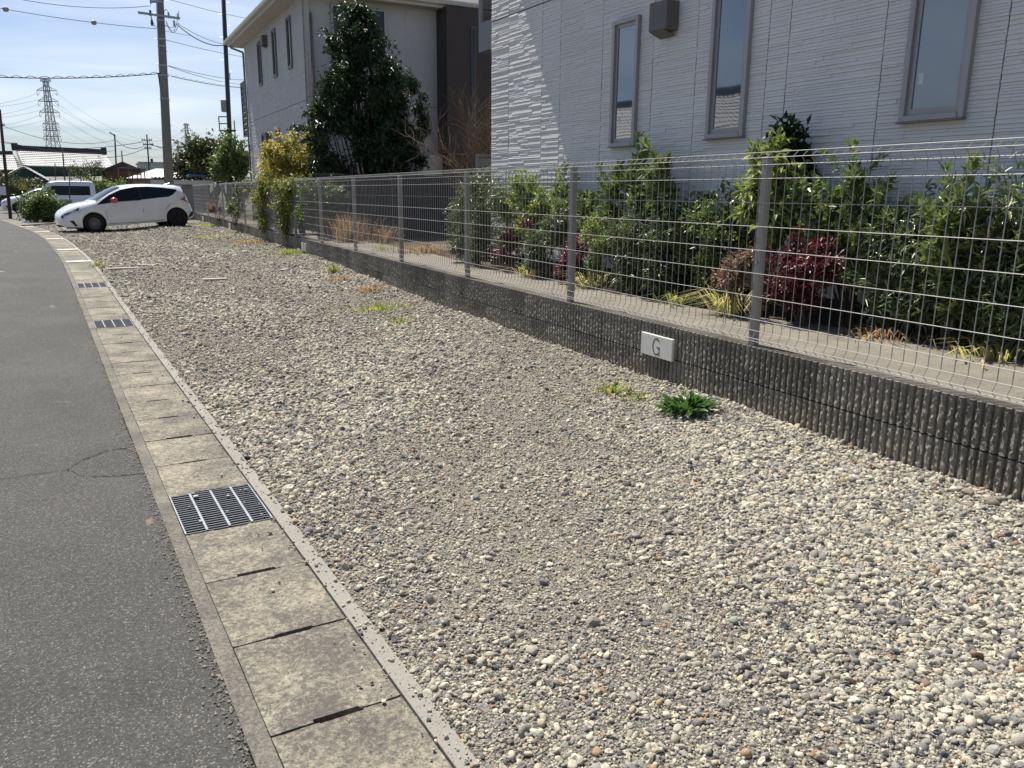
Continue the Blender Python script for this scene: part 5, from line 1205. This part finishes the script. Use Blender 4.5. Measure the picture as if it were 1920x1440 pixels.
ob = MB(); ob.tube([on_steel(150, .15), on_steel(150, .15) + Vector((.0, 0, .35))], .02, 5); ob.build('bracket', MAT_STEELPOLE, steel)

def simple_pole(name, label, q0, q1, Y, w, mat, arms=(), group=None, boxes=()):
    a = at(*q0, Y); b = at(*q1, Y); k = mpp(q0[0], Y); r = w * k / 2; u = (b - a) / max(b.z - a.z, .01); a = a + u * (rise(min(Y, 60)) - a.z)
    root, d = pole(name, label, a, b, r, r * .8, mat, group, 8)
    for (py, l, rr) in arms:
        z = at(q0[0], py, Y).z - a.z; c = d * (z / d.z); h = Vector((cos(VA), sin(VA), 0)); MB().bar(c - h * l * k, c + h * rr * k, 2.0 * k, 1.6 * k).build('cross_arm', mat, root)
        for s in (-l * .9, -l * .5, rr * .5, rr * .9): MB().tube([c + h * s * k, c + h * s * k + Vector((0, 0, 3.2 * k))], .7 * k, 5).build('insulator', MAT_CERAMIC, root)
    for (py, dx, bw, bh) in boxes:
        z = at(q0[0], py, Y).z - a.z; c = d * (z / d.z); h = Vector((cos(VA), sin(VA), 0)) * dx * k; MB().lathe([(0, -bh * k), (bw * k, -bh * k), (bw * k, bh * k), (0, bh * k)], c + h, 'Z', 10).build('transformer', mat, root)
    return root
simple_pole('utility_pole', 'leaning brown utility pole rising in front of the tiled roof', (13, 345), (-1, 205), 46, 6, MAT_BROWNPOLE, [(235, 3, 7)])
lp = simple_pole('lamp_post', 'slender street lamp post standing between tiled house and scaffold', (219, 335), (215, 252), 62, 3.2, MAT_BROWNPOLE)
a = at(215, 254, 62) - Vector(lp.location); b_ = at(205, 248, 62) - Vector(lp.location); lmp = MB().bar(a, b_, .07, .07); lmp.build('lamp_arm', MAT_BROWNPOLE, lp); MB().bar(b_, b_.lerp(a, .35), .16, .08).build('lamp_head', MAT_GREYBOX, lp)
simple_pole('utility_pole', 'far utility pole with three crossarms and transformer above the hip roof', (280, 322), (275, 252), 112, 3.0, MAT_STEELPOLE, [(263, 10, 9), (271, 8, 11), (278, 6, 7)], boxes=[(301, 6, 2.3, 3.2)])
simple_pole('utility_pole', 'far utility pole with box poking out beside the rounded tree', (337, 310), (333, 262), 125, 2.0, MAT_STEELPOLE, [(268, 7, 2)], boxes=[(282, 6, 2.4, 2.4)])
simple_pole('utility_pole', 'short stubby dark pole next to the street lamp', (231, 324), (228, 283), 78, 2.6, MAT_BROWNPOLE)
simple_pole('utility_pole', 'short dark stub pole rising out of the scaffold', (244, 326), (243, 309), 70, 2.4, MAT_BROWNPOLE)
simple_pole('utility_pole', 'bare dark pole touching the rounded tree', (333, 330), (332, 287), 60, 2.2, MAT_BROWNPOLE)
simple_pole('utility_pole', 'thin dark pole crossing the middle of the big tiled roof', (122, 342), (117, 278), 58, 2.8, MAT_BROWNPOLE)
simple_pole('utility_pole', 'short thin pole in front of the green wall', (104, 342), (103, 304), 59, 1.8, MAT_BROWNPOLE)
simple_pole('sign_post', 'thin dark post standing right beside the small van', (131, 390), (130, 328), 47, 2.0, MAT_STEELPOLE)

def cable(label, pts, r, sag=0.0, group='overhead cables', spiral=None, balls=()):
    a, b = pts; n = 18; P = [a.lerp(b, t) - Vector((0, 0, sag * 4 * t * (1 - t))) for t in np.linspace(0, 1, n)]
    root = MB().tube(P, r, 4).build('overhead_cable', MAT_CABLE); setp(root, label, 'cable', group)
    if spiral:
        m = 150; Q = []
        for i in range(m):
            t = i / (m - 1); p = a.lerp(b, t) - Vector((0, 0, sag * 4 * t * (1 - t))); Q.append(p + Vector((0, 0, spiral + spiral * .8 * sin(i * .62))))
        MB().tube(Q, r * .6, 4).build('lashing_wire', MAT_CABLE, root)
    for t in balls:
        p = a.lerp(b, t) - Vector((0, 0, sag * 4 * t * (1 - t))); MB().lathe([(.0, -.1), (.07, -.07), (.09, 0), (.07, .07), (0, .1)], p, 'X', 10).build('marker_ball', MAT_GREYBOX, root)
P = lambda px, py, Y: at(px, py, Y)
cable('thin service wire with two marker balls sloping down to the concrete pole', (P(-60, 4, 33), P(296, 54, 36)), .010, .1, balls=(.17, .62))
cable('high thin wire reaching the bracket at the top of the concrete pole', (P(-40, -18, 33), P(283, 11, 36)), .010, .25)
cable('lashed communication cable running level to the concrete pole', (P(-60, 142, 33), P(298, 138, 36)), .016, .12, spiral=.038)
cable('thick black service drop sagging from the concrete pole to the steel pole', (P(334, 48, 36), P(424, 84, 45.9)), .022, .28)
cable('second service drop sagging just above the thick black one', (P(336, 46, 36), P(422, 83, 45.9)), .011, .12)
cable('wire running from the concrete pole collar behind the steel pole to the eaves', (P(311, 75, 36), P(470, 109, 50)), .010, .05)
cable('fine wire descending from the pole crossarm behind the steel pole', (P(306, 57, 36), P(360, 67, 44)), .008, .02)
cable('upper wire crossing the sky from frame top to the second house eaves', (P(310, -3, 38), P(475, 37, 50)), .010, .05)
cable('upper one of two thin wires below the pole middle going to the steel pole', (P(316, 123, 36), P(462, 150, 52)), .010, .12)
cable('lower one of two thin wires below the pole middle going to the steel pole', (P(316, 124, 36), P(462, 159, 52)), .010, .14)
cable('loosely lashed cable leaving the concrete pole towards the second house', (P(313, 141, 36), P(465, 165, 50)), .012, .1, spiral=.035)
cable('faint low wire crossing behind the lamp post', (P(5, 236, 47), P(217, 262, 62)), .012, .5)
cable('faint wire from the leaning brown pole down towards the tiled ridge', (P(6, 265, 47), P(216, 282, 62)), .012, .3)
cable('far wire joining the two distant utility poles', (P(275, 264, 112), P(334, 268, 125)), .03, .8)
cable('far wire from the triple-arm pole towards the lamp post', (P(272, 271, 112), P(218, 264, 90)), .03, .6)
cable('far wire from the triple-arm pole dropping past the lamp post', (P(272, 278, 112), P(120, 284, 90)), .03, .8)
cable('distant line crossing from the tall pylon foot to the triple-arm pole', (P(268, 266, 112), P(-20, 262, 140)), .035, 1.0)
cable('distant line running right from the triple-arm pole to the rounded tree', (P(283, 272, 112), P(460, 262, 130)), .035, 1.0)

def pylon(label, px, Y, ytop, arms, hw, thick):
    k = mpp(px, Y); c = at(px, 357, Y); root = empty('pylon', (c.x, c.y, 0), VA); setp(root, label, 'pylon', 'lattice pylons on the skyline')
    zof = lambda py: at(px, py, Y).z
    zs = [zof(p) for p, _ in hw]; hs = [h * k for _, h in hw]; H = lambda z: float(np.interp(z, zs[::-1], hs[::-1])); z0, z1 = 0.0, zs[0]
    lat = MB(); cs = ((-1, -1), (1, -1), (1, 1), (-1, 1)); lv = [z1]; 
    while lv[-1] > 2: lv.append(lv[-1] - max(2.6 * H(lv[-1]), 4.2))
    lv[-1] = 0
    for i in range(len(lv) - 1):
        za, zb = lv[i], lv[i + 1]; ha, hb = H(za), H(zb)
        for j in range(4):
            x, y = cs[j]; x2, y2 = cs[(j + 1) % 4]
            lat.bar((x * ha, y * ha, za), (x * hb, y * hb, zb), thick, thick); lat.bar((x * ha, y * ha, za), (x2 * hb, y2 * hb, zb), thick * .5, thick * .5); lat.bar((x2 * ha, y2 * ha, za), (x * hb, y * hb, zb), thick * .5, thick * .5); lat.bar((x * ha, y * ha, za), (x2 * ha, y2 * ha, za), thick * .5, thick * .5)
    lat.build('lattice_body', MAT_PYLON, root)
    tips = []
    for (py, half, riseh) in arms:
        z = zof(py); h = H(z); L = half * k; am = MB()
        for s in (-1, 1):
            for yy in (-h, h): am.bar((0, yy, z), (s * L, 0, z), thick * .8, thick * .8); am.bar((s * h, yy, z + riseh * k), (s * L, 0, z), thick * .55, thick * .55)
            am.bar((s * L * .55, 0, z), (s * h, 0, z + riseh * k), thick * .4, thick * .4); am.bar((s * L, 0, z), (s * L * .98, 0, z - 9 * k * half / 18), thick * .5, thick * .5); am.bar((s * L * .98, 0, z - 9 * k * half / 18), (s * L * .6, 0, z), thick * .35, thick * .35)
            tips.append(root.matrix_basis @ Vector((s * L, 0, z - 6 * k * half / 18)) if False else Vector((c.x, c.y, 0)) + Vector((cos(VA) * s * L, sin(VA) * s * L, z - 5 * k)))
        am.build('cross_arm', MAT_PYLON, root)
    return tips
t1 = pylon('tall lattice transmission pylon standing behind the green tiled house', 110, 430, 150, [(150.5, 9.5, -6), (171, 18.5, 7), (191, 18.5, 7), (211.5, 18.5, 7), (233, 15, 5), (245, 15, 5), (256.5, 16, 5)], [(150, 3.0), (165, 3.4), (215, 5.0), (260, 7.0), (290, 10.5), (357, 18)], .24)
t2 = pylon('smaller more distant lattice pylon above the rounded tree', 359, 640, 232, [(233, 5.5, -4), (245, 11, 5), (259, 11, 5), (272, 11, 5)], [(232, 2.0), (245, 2.2), (275, 3.4), (300, 5), (357, 10)], .26)
for i in range(6):
    for j, tgt in enumerate((P(-200, 182 + 22 * (i // 2) + (i % 2) * 6, 330), t2[2 + i] if i < 6 else None)):
        arm_ = ('top', 'middle', 'lowest')[i // 2]; lbl = ('faint transmission line from the tall pylon\'s %s wide arm, passing over the leaning pole' % arm_, 'faint transmission line from the tall pylon\'s %s wide arm to the distant pylon' % arm_)[j]
        n = 24; a = t1[2 + i]; b_ = Vector(tgt); Q = [a.lerp(b_, t) - Vector((0, 0, (4, 12)[j] * 4 * t * (1 - t))) for t in np.linspace(0, 1, n)]
        setp(MB().tube(Q, .05, 4).build('transmission_line', MAT_PYLON), lbl, 'cable', 'transmission lines of the tall pylon')

# ------------------------------------------------------------------ far buildings
MAT_TILE = M('roof_tile_glare', (0.64, 0.635, 0.62), (0.50, 0.495, 0.48), scale=3, rough=0.42, spec=1.0); MAT_RIDGE = M('dark_ridge_tile', (0.03, 0.028, 0.035), rough=0.6)  # tile grey raised towards white, so the sun glare is painted into the colour
MAT_GREENWALL = M('green_wall', (0.022, 0.055, 0.042), (0.028, 0.065, 0.05), scale=1, rough=0.7); MAT_BEIGE = M('beige_wall', (0.30, 0.28, 0.22), (0.24, 0.225, 0.18), scale=1.2, rough=0.8)
MAT_RUST = M('rusty_sheet', (0.22, 0.07, 0.05), (0.45, 0.40, 0.36), scale=6, rough=0.6); MAT_PALE = M('pale_green_wall', (0.36, 0.42, 0.40), rough=0.8); MAT_BLUE = M('blue_tarp', (0.03, 0.10, 0.28), rough=0.6)
MAT_WOOD = M('weathered_wood', (0.12, 0.075, 0.05), rough=0.9); MAT_PIPEORANGE = M('scaffold_rust', (0.30, 0.11, 0.06), rough=0.6); MAT_YELLOW = M('yellow_paint', (0.45, 0.36, 0.05), rough=0.5); MAT_GREENPANEL = M('green_panel', (0.17, 0.22, 0.17), rough=0.6); MAT_BOARDW = M('notice_white', (0.62, 0.63, 0.64), rough=0.5)
def tiled(root, e0, e1, r0, r1, ribs, name='roof', amp=.028, mat=None, rows=9):
    """wavy tiled slope between eave e0-e1 and ridge r0-r1, courses stepped"""
    e0, e1, r0, r1 = map(Vector, (e0, e1, r0, r1)); nrm = (e1 - e0).cross(r0 - e0).normalized()
    if nrm.z < 0: nrm = -nrm
    mb = MB(); nu = ribs * 4; V = []; Fs = []; cnt = 0
    for c in range(rows):
        for t, lift in ((c / rows, .045), ((c + 1) / rows, 0.0)):
            for i in range(nu + 1):
                u = i / nu; p = e0.lerp(e1, u).lerp(r0.lerp(r1, u), t); V.append(p + nrm * (lift + amp * max(-.35, sin(2 * pi * ribs * u))))
        b_ = c * 2 * (nu + 1)
        for i in range(nu): Fs.append((b_ + i, b_ + i + 1, b_ + nu + 2 + i, b_ + nu + 1 + i))
    mb.arr(V, Fs); return mb.build(name, mat or MAT_TILE, root, fix=False)
def wallbox(root, name, pts, z0, mat):
    """vertical prism below a list of top points (ring)"""
    n = len(pts); top_ = [Vector(p) for p in pts]; bot = [Vector((p.x, p.y, z0)) for p in top_]; mb = MB(); mb.arr(top_ + bot, [tuple(range(n))] + [(i, (i + 1) % n, n + (i + 1) % n, n + i) for i in range(n)]); return mb.build(name, mat, root, fix=True)
gh = empty('tiled_house'); setp(gh, 'green-walled house with long grey tiled roof and black ridge', 'house')
rl, rr, el, er = P(28, 279, 79), P(195, 287, 79), P(44, 310, 75.5), P(213, 314, 75.5)
bl_, brr = Vector((rl.x, rl.y + 3.6, el.z)), Vector((rr.x, rr.y + 3.6, er.z))
tiled(gh, el, er, rl, rr, 46); tiled(gh, brr, bl_, rr, rl, 46)
MB().bar(rl + Vector((-.2, 0, .08)), rr + Vector((.2, 0, .08)), .5, .42).build('ridge', MAT_RIDGE, gh)
for q in (rl, rr): MB().bbox(q.x - .22, q.x + .22, q.y - .3, q.y + .3, q.z - .1, q.z + .48, .05).build('ridge_end', MAT_RIDGE, gh)
ins = lambda a, b, t: a.lerp(b, t)
w0, w1 = ins(el, er, .03) + Vector((0, .5, -.06)), ins(el, er, .97) + Vector((0, .5, -.06)); w2, w3 = ins(brr, bl_, .03) + Vector((0, -.4, -.06)), ins(brr, bl_, .97) + Vector((0, -.4, -.06))
wallbox(gh, 'wall', [w0, w1, w2, w3], 0, MAT_GREENWALL); MB().arr([rl + Vector((.35, 0, -.1)), w0 + Vector((0, 0, .02)), w3 + Vector((0, 0, .02))], [(0, 1, 2)]).build('gable', MAT_GREENWALL, gh)
sl, sr_, tl, tr_ = P(70, 340, 72.5), P(219, 340.5, 72.5), P(82, 332, 75), P(212, 331, 75)
tiled(gh, sl, sr_, tl, tr_, 42, 'lower_roof', rows=4); wallbox(gh, 'porch_wall', [sl + Vector((.3, .3, -.05)), sr_ + Vector((-.3, .3, -.05)), tr_ + Vector((-.3, 0, -.05)), tl + Vector((.3, 0, -.05))], 0, MAT_WOOD)
for x_ in (120, 165, 195): q = P(x_, 345, 72.7); MB().box(q.x - .5, q.x + .5, q.y + .02, q.y + .12, .9, q.z).build('window', MAT_GLASS, gh)
g2 = empty('gabled_annex'); setp(g2, 'low green gabled annex in front of the long tiled house', 'house')
pk, pl, pr_ = P(43, 312, 70), P(-6, 338, 70), P(95, 341, 70); bk = Vector((0, 5, 0))
for a, b_ in ((pl, pk), (pr_, pk)):
    e = a + (a - b_) * .04; tiled(g2, e + Vector((0, -.25, 0)), e + bk, b_ + Vector((0, -.25, 0)), b_ + bk, 14)
wallbox(g2, 'wall', [pl + Vector((.2, 0, -.1)), pk + Vector((0, 0, -.12)), pr_ + Vector((-.2, 0, -.1)), pr_ + bk + Vector((-.2, 0, -.1)), pk + bk + Vector((0, 0, -.12)), pl + bk + Vector((.2, 0, -.1))], 0, MAT_GREENWALL)
g3 = empty('tiled_house'); setp(g3, 'neighbouring grey tiled roof house behind the leaning brown pole', 'house')
a, b_, c_, d_ = P(-60, 318, 82), P(34, 318, 82), P(-60, 289, 86), P(24, 288, 86); tiled(g3, a, b_, c_, d_, 24); MB().bar(c_ + Vector((0, 0, .08)), d_ + Vector((0, 0, .08)), .45, .3).build('ridge', MAT_RIDGE, g3)
bk_ = Vector((0, 8, 0)); tiled(g3, b_ + bk_, a + bk_, d_, c_, 24); wallbox(g3, 'wall', [a + Vector((0, .4, -.05)), b_ + Vector((-.3, .4, -.05)), b_ + bk_ + Vector((-.3, -.4, -.05)), a + bk_ + Vector((0, -.4, -.05))], 0, MAT_WOOD)
# low hip-roofed house
hh = empty('hip_roof_house'); setp(hh, 'low house with grey hip roof behind the concrete pole', 'house')
ea, eb, pk = P(236, 334, 66), P(352, 334, 66), P(292, 316, 69.5); ec, ed_ = eb + Vector((.6, 7, 0)), ea + Vector((.6, 7, 0)); rp = MB(); pk2 = pk + Vector((1.2, .3, 0))
rp.face([ea, eb, pk2, pk]); rp.face([eb, ec, pk2]); rp.face([ec, ed_, pk, pk2]); rp.face([ed_, ea, pk]); rp.build('roof', MAT_TILE, hh); wallbox(hh, 'wall', [ea + Vector((.5, .5, -.03)), eb + Vector((-.5, .5, -.03)), ec + Vector((-.5, -.5, -.03)), ed_ + Vector((.5, -.5, -.03))], 0, MAT_BEIGE)
for x_ in (262, 285): q = P(x_, 345, 66); MB().box(q.x - .55, q.x + .55, ea.y + .44, ea.y + .49, .9, 1.75).build('window', MAT_GLASS, hh)
wh = empty('wooden_house'); setp(wh, 'small dark wooden house beside the lamp post', 'house'); q = P(232, 330, 72); MB().box(q.x - 1.3, q.x + 1.3, q.y, q.y + 4, 0, q.z + .4).build('wall', MAT_WOOD, wh)
wr = MB(); za = q.z + .4; wr.prism([(-1.6, za), (1.6, za), (0, za + .7)], lambda a, b_: (q.x + a, q.y - .3, b_), lambda a, b_: (q.x + a, q.y + 4.3, b_)); wr.build('roof', MAT_RIDGE, wh, fix=True)
pbld = empty('pale_building'); setp(pbld, 'distant pale green flat-roofed building between the poles', 'building'); q0, q1 = P(262, 306, 150), P(310, 306, 150); MB().box(q0.x, q1.x, q0.y, q0.y + 12, 0, q0.z).build('wall', MAT_PALE, pbld); MB().box(q0.x - .2, q1.x + .2, q0.y - .2, q0.y + 12.2, q0.z, q0.z + .25).build('parapet', MAT_GREYBOX, pbld)
for i in range(4): x_ = q0.x + (q1.x - q0.x) * (.15 + .2 * i); MB().box(x_, x_ + .8, q0.y - .05, q0.y - .002, q0.z - 1.8, q0.z - .8).build('window', MAT_GLASS, pbld)
# scaffold
sc = empty('scaffold'); setp(sc, 'rusty pipe scaffold frame in front of the hip-roofed house', 'scaffold')
for (p0, p1) in (((241, 318), (242, 345)), ((264, 318), (265, 347)), ((222, 314), (265, 316)), ((241, 327), (265, 327)), ((241, 338), (265, 338)), ((248, 327), (249, 345)), ((257, 327), (258, 345)), ((270, 316), (273, 345)), ((265, 318), (273, 317)), ((222, 314), (223, 345))):
    MB().bar(P(*p0, 58), P(*p1, 58), .07, .07).build('pipe', MAT_PIPEORANGE, sc)
MB().bar(P(241, 319.5, 58), P(262, 320, 58), .5, .12).build('deck', MAT_RIDGE, sc)
# corrugated shed
shd = empty('shed'); setp(shd, 'low beige shed with rusty corrugated roof edge behind the fence end', 'shed')
ea, eb = P(282, 334.5, 44), P(402, 336, 44); ra, rb = ea + Vector((.4, 4.5, .05)), eb + Vector((.4, 4.5, .05)); tiled(shd, ea, eb, ra, rb, 17, 'corrugated_roof', .05, MAT_RUST, 1)
MB().bar(ea + Vector((0, .1, -.17)), eb + Vector((0, .1, -.17)), .05, .20).build('fascia', MAT_PLATE, shd); wallbox(shd, 'wall', [ea + Vector((.1, .3, -.1)), eb + Vector((-.3, .3, -.1)), rb + Vector((-.3, -.1, -.1)), ra + Vector((.1, -.1, -.1))], 0, MAT_BEIGE)
MB().bar(P(352, 329, 46), P(384, 330, 46), 1.4, .10).build('tarp', MAT_BLUE, shd)
# small things near the far lot
nb = empty('notice_board'); setp(nb, 'white notice board on posts at the edge of the hedge', 'sign'); q0, q1 = P(-14, 349, 56), P(18.5, 366, 56); MB().box(q0.x, q1.x, q0.y, q0.y + .05, q1.z, q0.z).build('panel', MAT_BOARDW, nb)
for t in (.1, .92): x_ = q0.x + (q1.x - q0.x) * t; MB().box(x_ - .04, x_ + .04, q0.y + .052, q0.y + .13, rise(56), q0.z - .02).build('post', MAT_STEELPOLE, nb)
ym = empty('play_frame'); setp(ym, 'small yellow play frame half hidden in the dark hedge', 'play equipment')
for (a, b_) in (((36, 345), (36, 356)), ((47, 342), (47, 356)), ((36, 355), (47, 355)), ((36, 346), (47, 344)), ((41, 345), (41, 355)), ((44, 345), (44, 355))): MB().bar(P(*a, 62), P(*b_, 62), .08, .08).build('bar', MAT_YELLOW, ym)
gp_ = empty('green_panel_fence'); setp(gp_, 'low grey-green panel fence between the roadside bush and the small van', 'fence'); q0, q1 = P(88, 376, 46), P(135, 377.5, 46)
MB().box(q0.x, q1.x, q0.y, q0.y + .06, rise(46), q0.z).build('panel', MAT_GREENPANEL, gp_); MB().box(q0.x - .02, q1.x + .02, q0.y - .02, q0.y + .08, q0.z, q0.z + .06).build('top_rail', MAT_PALE, gp_)
# kerbed edge of the lot beyond the gravel
kb = MB(); pts = [(-2.62, 34.2), (-1.5, 37.2), (-.4, 38.9), (1.6, 39.7), (3.8, 40.0)]
for a, b_ in zip(pts[:-1], pts[1:]): kb.bar((a[0], a[1], rise(a[1]) + .01), (b_[0], b_[1], rise(b_[1]) + .01), .12, .10)
setp(kb.build('kerb', MAT_STRIP), 'pale concrete kerb ending the gravel lot beyond the hatchback', 'kerb', kind='structure')

# house across the lane: outside the frame, seen mirrored in the slit windows
oh = empty('lane_house', (-14, 25, 0)); setp(oh, 'tiled house across the lane, mirrored in the slit windows', 'house')
MB().box(-4, 4, -5, 5, 0, 3.3).build('wall', MAT_BEIGE, oh)
tiled(oh, (4.6, -5.6, 3.2), (4.6, 5.6, 3.2), (0, -5.6, 5.3), (0, 5.6, 5.3), 40, rows=12); tiled(oh, (-4.6, 5.6, 3.2), (-4.6, -5.6, 3.2), (0, 5.6, 5.3), (0, -5.6, 5.3), 40, rows=12)
for s_ in (-5, 5): MB().face([(-4, s_, 3.3), (4, s_, 3.3), (0, s_, 5.15)]).build('gable', MAT_BEIGE, oh)
MB().bar((0, -5.7, 5.38), (0, 5.7, 5.38), .4, .3).build('ridge', MAT_RIDGE, oh)
